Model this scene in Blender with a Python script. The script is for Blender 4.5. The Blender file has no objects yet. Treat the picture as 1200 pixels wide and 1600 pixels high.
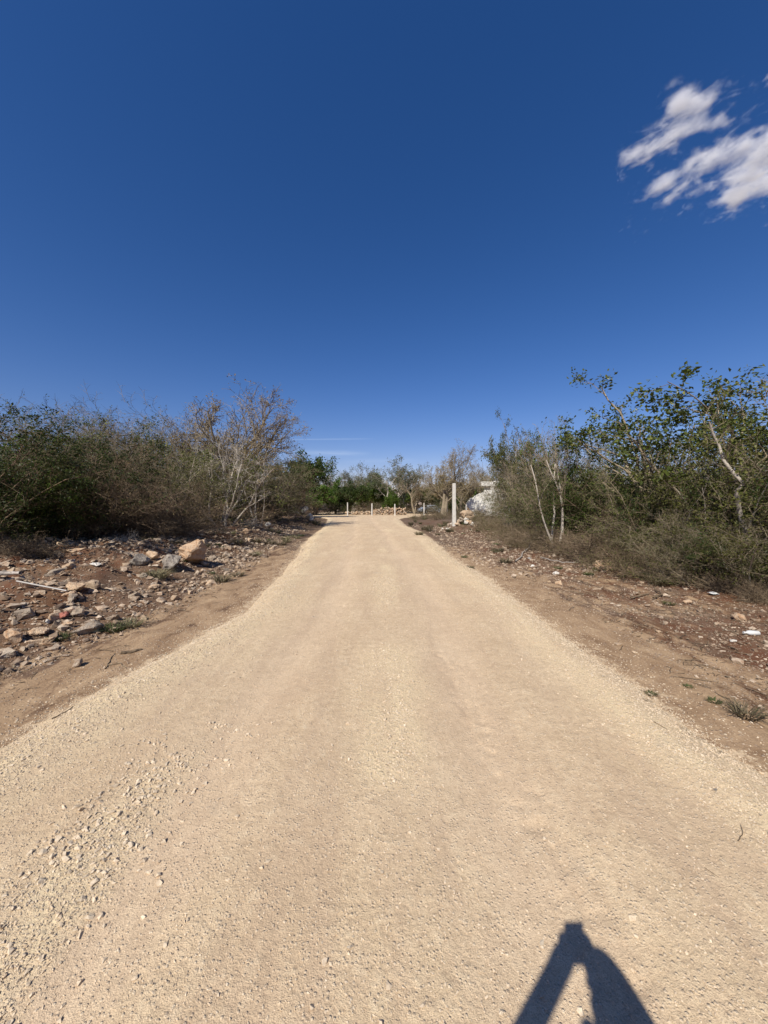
import bpy, math, random
import numpy as np
from mathutils import Vector, Matrix

# ------------------------------------------------------------------ camera, sky, sun, exposure
S = bpy.context.scene
COL = S.collection
CAM_Z = 1.6
F = 578.0                       # focal length in pixels of the 1200 px wide photograph
HOR = 788.0                     # row of the horizon
cam = bpy.data.cameras.new('camera')
cam.sensor_fit = 'VERTICAL'; cam.sensor_height = 36.0
cam.lens = F / 1600 * 36.0
cam.shift_y = -(800 - HOR) / 1600
cam.clip_start = 0.02; cam.clip_end = 6000
camo = bpy.data.objects.new('camera', cam); COL.objects.link(camo)
camo.location = (0, 0.004, CAM_Z); camo.rotation_euler = (math.pi / 2, 0, 0)
S.camera = camo

SUN_D = Vector((0.740, 1.416, -1.6)).normalized()      # the way the light travels
SUN_EL = math.asin(-SUN_D.z)
SUN_AZ = math.atan2(-SUN_D.x, -SUN_D.y)                # compass angle of the sun from +Y towards +X
W = bpy.data.worlds.new("World"); S.world = W; W.use_nodes = True
nt = W.node_tree; nt.nodes.clear()
sky = nt.nodes.new('ShaderNodeTexSky'); sky.sky_type = 'NISHITA'; sky.sun_disc = False
sky.sun_elevation = SUN_EL; sky.sun_rotation = SUN_AZ
sky.air_density = 1.0; sky.dust_density = 0.35; sky.ozone_density = 3.0; sky.altitude = 0
bg = nt.nodes.new('ShaderNodeBackground'); bg.inputs['Strength'].default_value = 0.084
wo = nt.nodes.new('ShaderNodeOutputWorld')
def sky_streaks(col):
    # two faint, very distant ice streaks low over the horizon; they belong to the sky
    N_ = nt.nodes; L_ = nt.links.new
    def m(op, a, b=0.0, clamp=False):
        n = N_.new('ShaderNodeMath'); n.operation = op; n.use_clamp = clamp
        for i, v in enumerate((a, b)):
            if isinstance(v, (int, float)): n.inputs[i].default_value = v
            else: L_(v, n.inputs[i])
        return n.outputs[0]
    tc = N_.new('ShaderNodeTexCoord'); sp = N_.new('ShaderNodeSeparateXYZ'); L_(tc.outputs['Generated'], sp.inputs[0])
    y = m('MAXIMUM', sp.outputs[1], 0.02); el = m('DIVIDE', sp.outputs[2], y); az = m('DIVIDE', sp.outputs[0], y)
    mp = N_.new('ShaderNodeMapping'); mp.inputs['Scale'].default_value = (6, 6, 60); L_(tc.outputs['Generated'], mp.inputs[0])
    nz = N_.new('ShaderNodeTexNoise'); nz.inputs['Scale'].default_value = 3.0; nz.inputs['Detail'].default_value = 4; L_(mp.outputs[0], nz.inputs['Vector'])
    tot = None
    for (a0, a1, e0, slope, w, st) in ((-0.30, -0.02, 0.1775, 0.01, 0.0016, 0.11), (-0.27, -0.03, 0.136, -0.02, 0.006, 0.12), (-0.12, 0.10, 0.118, 0.02, 0.005, 0.06)):
        d = m('DIVIDE', m('SUBTRACT', el, m('ADD', m('MULTIPLY', az, slope), e0)), w)
        g = m('EXPONENT', m('MULTIPLY', m('MULTIPLY', d, d), -1.0))
        win = m('MULTIPLY', m('DIVIDE', m('SUBTRACT', az, a0), 0.08, True), m('DIVIDE', m('SUBTRACT', a1, az), 0.08, True))
        g = m('MULTIPLY', m('MULTIPLY', g, win), m('MULTIPLY', nz.outputs['Fac'], st * 2))
        tot = g if tot is None else m('ADD', tot, g)
    mx = N_.new('ShaderNodeMix'); mx.data_type = 'RGBA'; L_(tot, mx.inputs[0]); L_(col, mx.inputs[6]); mx.inputs[7].default_value = (9.0, 10.0, 11.0, 1)
    return mx.outputs[2]
hsv = nt.nodes.new('ShaderNodeHueSaturation'); hsv.inputs['Saturation'].default_value = 1.31   # the clear deep blue of the dry season
tint = nt.nodes.new('ShaderNodeMix'); tint.data_type = 'RGBA'; tint.blend_type = 'MULTIPLY'; tint.inputs[0].default_value = 1.0; tint.inputs[7].default_value = (1.0, 0.80, 0.97, 1)
nt.links.new(sky.outputs[0], hsv.inputs['Color']); nt.links.new(hsv.outputs[0], tint.inputs[6]); nt.links.new(sky_streaks(tint.outputs[2]), bg.inputs[0]); nt.links.new(bg.outputs[0], wo.inputs[0])
sl = bpy.data.lights.new('sun', 'SUN'); sl.energy = 4.8; sl.angle = math.radians(0.53); sl.color = (1.0, 0.965, 0.91)
slo = bpy.data.objects.new('sun', sl); COL.objects.link(slo)
slo.rotation_euler = SUN_D.to_track_quat('-Z', 'Y').to_euler()
S.view_settings.view_transform = 'Standard'; S.view_settings.look = 'None'
S.view_settings.exposure = 0.32; S.view_settings.gamma = 1.0; S.view_settings.use_curve_mapping = False
S.render.engine = 'CYCLES'
S.cycles.max_bounces = 8; S.cycles.use_denoising = True; S.cycles.transparent_max_bounces = 16; S.cycles.volume_bounces = 6
S.cycles.volume_step_rate = 1.0; S.cycles.volume_max_steps = 160

# ------------------------------------------------------------------ helpers
def rs(n): return np.random.RandomState(n)

def make_mesh(name, V, polys, mat=None, attrs=None, smooth=False, uv=None):
    """polys: list of (N,k) int arrays"""
    V = np.asarray(V, dtype=np.float32)
    me = bpy.data.meshes.new(name)
    polys = [np.asarray(p, dtype=np.int32) for p in polys if len(p)]
    me.vertices.add(len(V)); me.vertices.foreach_set('co', V.ravel())
    loops = np.concatenate([p.ravel() for p in polys])
    starts = []; o = 0
    for p in polys:
        n, k = p.shape
        starts.append(o + np.arange(n) * k); o += n * k
    starts = np.concatenate(starts).astype(np.int32)
    me.loops.add(len(loops)); me.loops.foreach_set('vertex_index', loops)
    me.polygons.add(len(starts)); me.polygons.foreach_set('loop_start', starts)
    me.update(calc_edges=True)
    me.polygons.foreach_set('use_smooth', np.full(len(starts), bool(smooth)))
    for k, a in (attrs or {}).items():
        at = me.attributes.new(k, 'FLOAT', 'POINT'); at.data.foreach_set('value', np.asarray(a, dtype=np.float32))
    if mat: me.materials.append(mat)
    me.validate(verbose=False)
    return me

def obj(name, me, parent=None, loc=None, **props):
    o = bpy.data.objects.new(name, me); COL.objects.link(o)
    if parent: o.parent = parent
    if loc is not None: o.location = loc
    for k, v in props.items():
        if v is not None: o[k] = v
    return o

def thing(name, loc, label, cat, group=None, rz=0.0, sc=(1, 1, 1)):
    o = bpy.data.objects.new(name, None); COL.objects.link(o)
    o.location = loc; o.rotation_euler = (0, 0, rz); o.scale = sc
    o.empty_display_size = 0.1
    o['label'] = label; o['category'] = cat
    if group: o['group'] = group
    return o

def hash2(ix, iy, seed):
    h = (ix.astype(np.int64) * 374761393 + iy.astype(np.int64) * 668265263 + seed * 1442695041) & 0xffffffff
    h = ((h ^ (h >> 13)) * 1274126177) & 0xffffffff
    h = (h ^ (h >> 16)) & 0xffffff
    return h / float(0xffffff)

def vnoise(x, y, seed=0):
    x = np.asarray(x, float); y = np.asarray(y, float)
    ix = np.floor(x); iy = np.floor(y); fx = x - ix; fy = y - iy
    fx = fx * fx * (3 - 2 * fx); fy = fy * fy * (3 - 2 * fy)
    a = hash2(ix, iy, seed); b = hash2(ix + 1, iy, seed); c = hash2(ix, iy + 1, seed); d = hash2(ix + 1, iy + 1, seed)
    return (a * (1 - fx) + b * fx) * (1 - fy) + (c * (1 - fx) + d * fx) * fy

def fbm(x, y, seed=0, oct=4):
    s = 0; a = 0.5; t = 0
    for k in range(oct):
        s = s + a * vnoise(x * 2 ** k, y * 2 ** k, seed + k * 17); t += a; a *= 0.5
    return s / t - 0.5

def sstep(a, b, x):
    t = np.clip((np.asarray(x, float) - a) / (b - a), 0, 1)
    return t * t * (3 - 2 * t)

# road edges (world x at distance y)
YL = [-6, 1, 2.4, 5.4, 8, 11.3, 14, 18, 22, 27, 34, 40, 44, 47, 60]
XL = [-2.6, -2.6, -2.45, -2.05, -2.25, -2.6, -3.05, -3.55, -3.85, -4.3, -5.2, -6.0, -7.4, -9.0, -12]
XR = [2.2, 2.2, 2.15, 2.12, 2.2, 2.0, 2.1, 2.15, 2.1, 1.6, 1.5, 1.6, 2.4, 4.0, 9]
def xl(y): return np.interp(y, YL, XL) + 0.18 * fbm(np.asarray(y) * 0.7, np.asarray(y) * 0 + 3.3, 5) + 0.10 * fbm(np.asarray(y) * 3.1, np.asarray(y) * 0 + 7.3, 6)
def xr(y): return np.interp(y, YL, XR) + 0.18 * fbm(np.asarray(y) * 0.7, np.asarray(y) * 0 + 1.3, 7) + 0.10 * fbm(np.asarray(y) * 3.1, np.asarray(y) * 0 + 9.3, 8)

def ground_h(x, y):
    x = np.asarray(x, float); y = np.asarray(y, float)
    dl = xl(y) - x; dr = x - xr(y)
    fade = sstep(52, 44, y)
    left = sstep(1.0, 4.2, dl) * 0.58 * (0.75 + 0.9 * (fbm(x * 0.35, y * 0.35, 11) + 0.25)) * (0.35 + 0.65 * fade)
    left = left + 0.16 * sstep(1.0, 2.5, dl) * (fbm(x * 1.1, y * 1.1, 12) + 0.1) * fade
    left = left + 0.55 * np.exp(-(((x + 6.0) / 1.0) ** 2 + ((y - 27.8) / 1.8) ** 2))
    right = sstep(1.8, 4.4, dr) * 0.16 * (0.8 + 0.9 * fbm(x * 0.4, y * 0.4, 13)) * (0.3 + 0.7 * fade)
    right = right + 0.10 * sstep(1.2, 3.0, dr) * fbm(x * 1.3, y * 1.3, 14) * fade
    right = right + 0.30 * np.exp(-(((x - 4.7) / 1.0) ** 2 + ((y - 23.3) / 1.0) ** 2))
    fine = 0.035 * fbm(x * 3.3, y * 3.3, 15) * sstep(0.1, 1.2, np.maximum(dl, dr)) + 0.012 * fbm(x * 9, y * 9, 16) * sstep(0, .6, np.maximum(dl, dr))
    rough = 0.30 * (fbm(x * 1.9, y * 1.9, 17)) * sstep(1.4, 2.6, dl) * fade
    far = 0.4 * fbm(x * 0.02, y * 0.02, 18) * sstep(60, 150, np.hypot(x, y))
    return left + right + fine + rough + far

def road_h(x, y):
    x = np.asarray(x, float); y = np.asarray(y, float)
    a = xl(y); b = xr(y)
    e = np.minimum(x - a, b - x)
    h = 0.045 * sstep(0, 0.35, e)
    h = h + 0.018 * sstep(0, .15, e) * sstep(.75, .3, e)
    cx = x - (np.interp(y, YL, XL) + np.interp(y, YL, XR)) / 2
    for c in (-0.85, 0.75):
        h = h - 0.030 * np.exp(-((cx - c - 0.15 * fbm(y * 0.25, y * 0 + c, 22)) / 0.27) ** 2)
    h = h + 0.012 * fbm(x * 1.6, y * 0.9, 23) + 0.005 * fbm(x * 7, y * 6, 24) + 0.0025 * fbm(x * 22, y * 22, 25)
    tr = np.exp(-((x - 0.75 + 0.075 * (y - 1.6)) / 0.10) ** 2)
    h = h - 0.009 * tr * sstep(0.58, 0.74, vnoise(x * 26, y * 15, 26)) * sstep(5.5, 3.0, y)
    return h + 0.02

def surf(x, y):
    g = ground_h(x, y); r = road_h(x, y)
    inside = (np.asarray(x) > xl(y)) & (np.asarray(x) < xr(y))
    return np.where(inside, np.maximum(g, r), g)

def at(px, depth):                      # a spot on the ground below column px at that distance
    x = (px - 600) / F * depth
    return (x, depth, float(surf(x, depth)))
def hit(px, py):                        # the ground seen at that pixel
    lo = None
    for d in np.arange(1.0, 70, 0.04):
        x = (px - 600) / F * d
        z = CAM_Z + (HOR - py) / F * d
        if z <= float(SURFC(x, d)): return (x, d, float(surf(x, d)))
    return (x, d, float(surf(x, d)))

# cached coarse surface for the pixel search
_gx = np.arange(-60, 60.01, 0.25); _gy = np.arange(0, 75.01, 0.25)
_GX, _GY = np.meshgrid(_gx, _gy, indexing='ij'); _GZ = surf(_GX, _GY)
def SURFC(x, y):
    i = min(max(int((x + 60) / 0.25), 0), len(_gx) - 1); j = min(max(int(y / 0.25), 0), len(_gy) - 1)
    return _GZ[i, j]

# ------------------------------------------------------------------ materials
def mat_new(name):
    m = bpy.data.materials.new(name); m.use_nodes = True
    n = m.node_tree.nodes; n.clear()
    out = n.new('ShaderNodeOutputMaterial'); b = n.new('ShaderNodeBsdfPrincipled')
    m.node_tree.links.new(b.outputs[0], out.inputs[0])
    b.inputs['Specular IOR Level'].default_value = 0.2
    return m, m.node_tree, b, out

class NB:
    def __init__(s, nt): s.nt = nt
    def n(s, t, **k):
        nd = s.nt.nodes.new(t)
        for a, v in k.items(): setattr(nd, a, v)
        return nd
    def l(s, a, b): s.nt.links.new(a, b)
    def coord(s): return s.n('ShaderNodeNewGeometry').outputs['Position']
    def noise(s, scale, detail=5, rough=0.6, vec=None, dist=0.0, fac=True):
        nd = s.n('ShaderNodeTexNoise'); nd.inputs['Scale'].default_value = scale; nd.inputs['Detail'].default_value = detail
        nd.inputs['Roughness'].default_value = rough; nd.inputs['Distortion'].default_value = dist
        if vec is not None: s.l(vec, nd.inputs['Vector'])
        return nd.outputs['Fac' if fac else 'Color']
    def vor(s, scale, vec=None, out='Distance', feature='F1', rand=1.0):
        nd = s.n('ShaderNodeTexVoronoi', feature=feature); nd.inputs['Scale'].default_value = scale; nd.inputs['Randomness'].default_value = rand
        if vec is not None: s.l(vec, nd.inputs['Vector'])
        return nd.outputs[out]
    def ramp(s, x, stops):
        nd = s.n('ShaderNodeValToRGB'); cr = nd.color_ramp
        while len(cr.elements) < len(stops): cr.elements.new(0.5)
        for e, (p, c) in zip(cr.elements, stops):
            e.position = p; e.color = (c, c, c, 1) if isinstance(c, (int, float)) else (*c, 1)
        s.l(x, nd.inputs[0]); return nd.outputs[0]
    def mix(s, f, a, b, mode='MIX'):
        nd = s.n('ShaderNodeMix', data_type='RGBA', blend_type=mode, clamp_factor=True)
        for sock, v in ((nd.inputs[0], f), (nd.inputs[6], a), (nd.inputs[7], b)):
            if isinstance(v, (int, float)): sock.default_value = v
            elif isinstance(v, tuple): sock.default_value = (*v, 1)
            else: s.l(v, sock)
        return nd.outputs[2]
    def math(s, op, a, b=0.0, c=None):
        nd = s.n('ShaderNodeMath', operation=op)
        for i, v in enumerate((a, b) if c is None else (a, b, c)):
            if isinstance(v, (int, float)): nd.inputs[i].default_value = v
            else: s.l(v, nd.inputs[i])
        return nd.outputs[0]
    def attr(s, name, out='Fac'):
        nd = s.n('ShaderNodeAttribute'); nd.attribute_name = name; return nd.outputs[out]
    def bump(s, h, strength, dist, bsdf, prev=None):
        nd = s.n('ShaderNodeBump'); nd.inputs['Strength'].default_value = strength; nd.inputs['Distance'].default_value = dist
        s.l(h, nd.inputs['Height'])
        if prev is not None: s.l(prev, nd.inputs['Normal'])
        if bsdf is not None: s.l(nd.outputs[0], bsdf.inputs['Normal'])
        return nd.outputs[0]

def mat_road():
    m, nt, b, out = mat_new('gravel_road'); q = NB(nt); P = q.coord()
    big = q.noise(0.7, 4, 0.6, P); mid = q.noise(4.5, 5, 0.65, P); fine = q.noise(60, 4, 0.7, P); spk = q.noise(240, 2, 0.7, P)
    c = q.mix(q.ramp(big, [(0.35, 0.0), (0.65, 1.0)]), (0.585, 0.425, 0.258), (0.675, 0.515, 0.325))
    c = q.mix(q.ramp(mid, [(0.42, 0.0), (0.72, 0.75)]), c, (0.50, 0.36, 0.215))
    trk = q.math('MULTIPLY', q.attr('track'), 0.8); c = q.mix(q.math('MULTIPLY', trk, 0.75), c, (0.675, 0.505, 0.335))
    grn = q.math('ADD', q.math('MULTIPLY', q.math('SUBTRACT', q.noise(17, 6, 0.75, P), 0.5), q.math('SUBTRACT', 1.15, trk)), 0.5)
    c = q.mix(q.ramp(grn, [(0.34, 0.6), (0.5, 0.0)]), c, (0.40, 0.285, 0.175))
    c = q.mix(q.ramp(grn, [(0.54, 0.0), (0.68, 0.5)]), c, (0.76, 0.62, 0.41))
    g = q.math('MULTIPLY', q.attr('gravel'), q.ramp(mid, [(0.3, 0.35), (0.6, 1.0)]))
    c = q.mix(q.math('MULTIPLY', g, 0.8), c, (0.72, 0.575, 0.35))
    c = q.mix(q.ramp(fine, [(0.3, 0.55), (0.5, 0.0)]), c, (0.36, 0.25, 0.155))
    vc = q.vor(75, P, 'Color'); vd = q.vor(75, P)
    sv = q.n('ShaderNodeSeparateColor'); q.l(vc, sv.inputs[0])
    stone = q.math('MULTIPLY', q.ramp(vd, [(0.25, 1.0), (0.42, 0.0)]), q.math('GREATER_THAN', sv.outputs[0], 0.62))
    tw = q.n('ShaderNodeMapping'); tw.inputs['Scale'].default_value = (3.2, 0.35, 1); q.l(P, tw.inputs[0])
    c = q.mix(q.ramp(q.noise(1.3, 6, 0.65, tw.outputs[0], 0.3), [(0.46, 0.0), (0.62, 0.45)]), c, (0.47, 0.335, 0.215))
    c = q.mix(q.math('MULTIPLY', stone, 0.55), c, q.mix(sv.outputs[1], (0.74, 0.62, 0.44), (0.40, 0.31, 0.22)))
    c = q.mix(q.ramp(spk, [(0.36, 0.45), (0.5, 0.0)]), c, (0.30, 0.20, 0.12))
    bl = q.ramp(q.noise(1.9, 5, 0.7, P), [(0.62, 0.0), (0.75, 0.35)])
    c = q.mix(bl, c, (0.44, 0.39, 0.30))
    q.l(c, b.inputs['Base Color']); b.inputs['Roughness'].default_value = 0.95
    h = q.math('ADD', q.math('MULTIPLY', stone, 0.6), q.math('MULTIPLY', fine, 0.9))
    h = q.math('ADD', h, q.math('MULTIPLY', spk, 0.35))
    v2 = q.math('MULTIPLY', q.ramp(q.vor(28, P), [(0.1, 1.0), (0.45, 0.0)]), g)
    h = q.math('ADD', h, q.math('MULTIPLY', v2, 0.9)); h = q.math('ADD', h, q.math('MULTIPLY', grn, 1.6))
    q.bump(h, 0.8, 0.007, b)
    return m

def mat_ground():
    m, nt, b, out = mat_new('red_soil_ground'); q = NB(nt); P = q.coord()
    mp = q.n('ShaderNodeMapping'); mp.inputs['Scale'].default_value = (1.0, 0.55, 1.0); mp.inputs['Rotation'].default_value = (0, 0, 0.25); q.l(P, mp.inputs[0])
    big = q.noise(0.8, 5, 0.6, P); mid = q.noise(4.0, 6, 0.65, mp.outputs[0], 0.6); fine = q.noise(40, 5, 0.7, P)
    soil = q.mix(q.ramp(mid, [(0.3, 0.0), (0.7, 1.0)]), (0.075, 0.036, 0.018), (0.19, 0.102, 0.050))
    soil = q.mix(q.ramp(big, [(0.4, 0.0), (0.65, 0.6)]), soil, (0.20, 0.145, 0.10))
    tan = q.mix(q.ramp(mid, [(0.3, 0.0), (0.7, 1.0)]), (0.205, 0.122, 0.064), (0.43, 0.295, 0.17))
    st_ = q.n('ShaderNodeMapping'); st_.inputs['Scale'].default_value = (2.4, 0.5, 1); q.l(P, st_.inputs[0])
    streak = q.noise(1.6, 7, 0.7, st_.outputs[0], 0.8)
    w = q.math('ADD', q.attr('tan'), q.math('ADD', q.math('MULTIPLY', q.math('SUBTRACT', mid, 0.5), 1.5), q.math('MULTIPLY', q.math('SUBTRACT', streak, 0.5), 2.0)))
    w = q.ramp(w, [(0.35, 0.0), (0.62, 1.0)])
    c = q.mix(w, soil, tan)
    dust = q.math('ADD', q.attr('dust'), q.math('MULTIPLY', q.math('SUBTRACT', q.noise(7, 6, .75, P), 0.5), 2.4))
    c = q.mix(q.ramp(dust, [(0.5, 0.0), (0.75, 0.85)]), c, (0.60, 0.45, 0.28))
    lit = q.math('ADD', q.attr('litter'), q.math('MULTIPLY', q.math('SUBTRACT', q.noise(9, 5, .7, P), 0.5), 1.6))
    c = q.mix(q.ramp(lit, [(0.5, 0.0), (0.8, 0.8)]), c, q.mix(fine, (0.06, 0.045, 0.03), (0.17, 0.13, 0.09)))
    red = q.math('ADD', q.attr('red'), q.math('MULTIPLY', q.math('SUBTRACT', q.noise(2.2, 5, .65, mp.outputs[0]), 0.5), 1.6))
    c = q.mix(q.ramp(red, [(0.5, 0.0), (0.85, 0.8)]), c, (0.125, 0.048, 0.022))
    c = q.mix(q.ramp(fine, [(0.3, 0.5), (0.5, 0.0)]), c, (0.10, 0.06, 0.036))
    vc = q.vor(34, P, 'Color'); vd = q.vor(34, P)
    sv = q.n('ShaderNodeSeparateColor'); q.l(vc, sv.inputs[0])
    stone = q.math('MULTIPLY', q.ramp(vd, [(0.22, 1.0), (0.36, 0.0)]), q.math('GREATER_THAN', sv.outputs[0], 0.72))
    c = q.mix(q.math('MULTIPLY', stone, 0.7), c, q.mix(sv.outputs[1], (0.55, 0.44, 0.33), (0.26, 0.17, 0.11)))
    q.l(c, b.inputs['Base Color']); b.inputs['Roughness'].default_value = 0.96
    h = q.math('ADD', q.math('MULTIPLY', stone, 0.8), q.math('MULTIPLY', fine, 1.0))
    h = q.math('ADD', h, q.math('MULTIPLY', mid, 1.5))
    q.bump(h, 0.8, 0.012, b)
    return m

def mat_stone(name, a, b2, c3, bump=0.02, tone=True, dusty=None):
    m, nt, b, out = mat_new(name); q = NB(nt)
    tc = q.n('ShaderNodeTexCoord').outputs['Object']
    P = q.coord()
    oi = q.n('ShaderNodeObjectInfo').outputs['Random']
    n1 = q.noise(3.0, 5, 0.65, P); n2 = q.noise(22, 5, 0.7, P); n3 = q.noise(90, 3, 0.7, P)
    c = q.mix(q.ramp(n1, [(0.38, 0.0), (0.62, 1.0)]), a, b2)
    c = q.mix(q.ramp(n2, [(0.45, 0.0), (0.65, 0.8)]), c, c3)
    if tone:
        t = q.attr('tone')
        c = q.mix(q.math('MULTIPLY', q.math('FRACT', q.math('ADD', t, oi)), 0.65 if dusty is None else 0.85), c, tuple(x * 0.55 for x in b2) if dusty is None else dusty)
    c = q.mix(q.ramp(n3, [(0.3, 0.35), (0.48, 0.0)]), c, tuple(x * 0.4 for x in a))
    q.l(c, b.inputs['Base Color']); b.inputs['Roughness'].default_value = 0.92
    h = q.math('ADD', n2, q.math('MULTIPLY', n3, 0.4)); q.bump(h, 0.8, bump, b)
    return m

def mat_bark(name, a, b2, scale=14):
    m, nt, b, out = mat_new(name); q = NB(nt); P = q.coord()
    mp = q.n('ShaderNodeMapping'); mp.inputs['Scale'].default_value = (1, 1, 0.35); q.l(P, mp.inputs[0])
    n1 = q.noise(scale, 5, 0.65, mp.outputs[0]); oi = q.n('ShaderNodeObjectInfo').outputs['Random']
    lo = q.noise(1.3, 3, 0.6, P)
    c = q.mix(q.ramp(n1, [(0.35, 0.0), (0.65, 1.0)]), a, b2)
    c = q.mix(q.math('MULTIPLY', oi, 0.35), c, tuple(x * 0.6 for x in a))
    c = q.mix(q.ramp(lo, [(0.4, 0.0), (0.7, 0.45)]), c, (0.09, 0.06, 0.045))
    c = q.mix(q.ramp(q.noise(38, 4, 0.7, P), [(0.54, 0.0), (0.62, 0.7)]), c, tuple(x * 0.4 for x in a))
    q.l(c, b.inputs['Base Color']); b.inputs['Roughness'].default_value = 0.9
    q.bump(n1, 0.5, 0.01, b)
    return m

def mat_leaf(name, cols, trans=0.35, gloss=0.45):
    """cols: four greens, picked leaf by leaf from the 'tone' attribute"""
    m, nt, b, out = mat_new(name); q = NB(nt); P = q.coord()
    t = q.attr('tone'); oi = q.n('ShaderNodeObjectInfo').outputs['Random']
    c = q.ramp(t, [(0.0, cols[0]), (0.4, cols[1]), (0.75, cols[2]), (1.0, cols[3])])
    n = q.noise(0.9, 3, 0.6, P)
    c = q.mix(q.ramp(n, [(0.35, 0.0), (0.65, 0.5)]), c, cols[2])
    hs = q.n('ShaderNodeHueSaturation'); q.l(c, hs.inputs['Color'])
    q.l(q.math('ADD', 0.75, q.math('MULTIPLY', oi, 0.5)), hs.inputs['Value'])
    q.l(q.math('ADD', 0.485, q.math('MULTIPLY', oi, 0.03)), hs.inputs['Hue'])
    c = hs.outputs[0]
    q.l(c, b.inputs['Base Color']); b.inputs['Roughness'].default_value = gloss
    b.inputs['Specular IOR Level'].default_value = 0.25
    tr = q.n('ShaderNodeBsdfTranslucent'); q.l(c, tr.inputs[0])
    mx = q.n('ShaderNodeMixShader'); mx.inputs[0].default_value = trans
    q.l(b.outputs[0], mx.inputs[1]); q.l(tr.outputs[0], mx.inputs[2]); q.l(mx.outputs[0], out.inputs[0])
    return m

def mat_plain(name, col, rough=0.8, var=0.25, scale=12, dirt=(0.2, 0.15, 0.1), dirtamt=0.35, bump=0.004):
    m, nt, b, out = mat_new(name); q = NB(nt); P = q.coord()
    n1 = q.noise(scale, 6, 0.65, P); n2 = q.noise(scale * 0.2, 4, 0.6, P)
    c = q.mix(q.math('MULTIPLY', n1, var), col, tuple(x * 0.55 for x in col))
    c = q.mix(q.ramp(n2, [(0.5, 0.0), (0.75, dirtamt)]), c, dirt)
    q.l(c, b.inputs['Base Color']); b.inputs['Roughness'].default_value = rough
    q.bump(n1, 0.5, bump, b)
    return m

M = {}
M['road'] = mat_road(); M['ground'] = mat_ground()
M['pebble'] = mat_stone('pebble_stone', (0.62, 0.48, 0.32), (0.72, 0.59, 0.42), (0.44, 0.33, 0.22), 0.004)
M['chip'] = mat_stone('limestone_chip', (0.44, 0.335, 0.23), (0.56, 0.46, 0.34), (0.26, 0.15, 0.085), 0.01, True, (0.13, 0.078, 0.045))
M['rock_grey'] = mat_stone('grey_limestone', (0.36, 0.285, 0.20), (0.50, 0.41, 0.305), (0.28, 0.17, 0.10), 0.03)
M['rock_tan'] = mat_stone('tan_limestone', (0.52, 0.375, 0.235), (0.66, 0.50, 0.335), (0.38, 0.195, 0.09), 0.03)
M['rock_orange'] = mat_stone('orange_stained_limestone', (0.47, 0.33, 0.21), (0.55, 0.40, 0.26), (0.40, 0.20, 0.085), 0.03, False)
M['rock_white'] = mat_stone('white_limestone', (0.60, 0.55, 0.46), (0.68, 0.64, 0.56), (0.42, 0.36, 0.28), 0.02, False)
M['rock_dark'] = mat_stone('weathered_dark_limestone', (0.20, 0.17, 0.135), (0.36, 0.31, 0.25), (0.13, 0.10, 0.075), 0.03, False)
M['rock_red'] = mat_stone('red_clay_fragment', (0.33, 0.115, 0.08), (0.40, 0.16, 0.11), (0.24, 0.09, 0.06), 0.01, False)
M['bark_grey'] = mat_bark('grey_twig_bark', (0.215, 0.168, 0.105), (0.38, 0.31, 0.205))
M['bark_brown'] = mat_bark('brown_twig_bark', (0.13, 0.087, 0.050), (0.27, 0.195, 0.12))
M['bark_pale'] = mat_bark('pale_smooth_bark', (0.42, 0.36, 0.28), (0.60, 0.53, 0.44), 9)
M['bark_dead'] = mat_bark('dead_brush_bark', (0.13, 0.088, 0.048), (0.31, 0.235, 0.15))
M['bark_silver'] = mat_bark('bleached_dead_wood', (0.38, 0.33, 0.27), (0.52, 0.46, 0.39))
M['leaf_olive'] = mat_leaf('olive_leaf', [(0.065, 0.075, 0.018), (0.11, 0.12, 0.028), (0.15, 0.155, 0.036), (0.25, 0.24, 0.07)])
M['leaf_dark'] = mat_leaf('dark_leaf', [(0.022, 0.038, 0.009), (0.040, 0.060, 0.012), (0.058, 0.080, 0.016), (0.11, 0.125, 0.035)])
M['leaf_green'] = mat_leaf('green_leaf', [(0.045, 0.080, 0.012), (0.075, 0.12, 0.018), (0.105, 0.155, 0.024), (0.17, 0.20, 0.045)])
M['leaf_broad'] = mat_leaf('broad_leaf', [(0.045, 0.062, 0.014), (0.075, 0.095, 0.018), (0.115, 0.13, 0.026), (0.24, 0.23, 0.06)], 0.3, 0.35)
M['leaf_tan'] = mat_leaf('dry_tan_leaf', [(0.22, 0.15, 0.06), (0.30, 0.215, 0.09), (0.37, 0.28, 0.13), (0.42, 0.35, 0.19)], 0.4, 0.7)
M['leaf_greyg'] = mat_leaf('grey_green_leaf', [(0.075, 0.085, 0.045), (0.105, 0.115, 0.060), (0.135, 0.145, 0.075), (0.18, 0.18, 0.10)])
M['leaf_dead'] = mat_leaf('dead_ground_leaf', [(0.09, 0.06, 0.04), (0.15, 0.105, 0.065), (0.21, 0.155, 0.10), (0.30, 0.24, 0.17)], 0.1, 0.8)
M['grass_dry'] = mat_leaf('dry_grass_blade', [(0.12, 0.095, 0.05), (0.17, 0.135, 0.075), (0.21, 0.175, 0.10), (0.12, 0.135, 0.05)], 0.3, 0.7)
M['grass_green'] = mat_leaf('green_grass_blade', [(0.05, 0.075, 0.02), (0.075, 0.10, 0.03), (0.10, 0.12, 0.04), (0.17, 0.15, 0.07)], 0.3, 0.6)
M['post'] = mat_plain('whitewashed_concrete', (0.66, 0.62, 0.54), 0.85, 0.45, 14, (0.36, 0.29, 0.22), 0.6)
M['wall_white'] = mat_plain('limewashed_masonry', (0.76, 0.72, 0.62), 0.9, 0.35, 5, (0.40, 0.35, 0.27), 0.5, 0.008)
M['plastic'] = mat_plain('white_plastic', (0.60, 0.59, 0.55), 0.45, 0.3, 30, (0.33, 0.25, 0.17), 0.6, 0.001)
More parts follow.
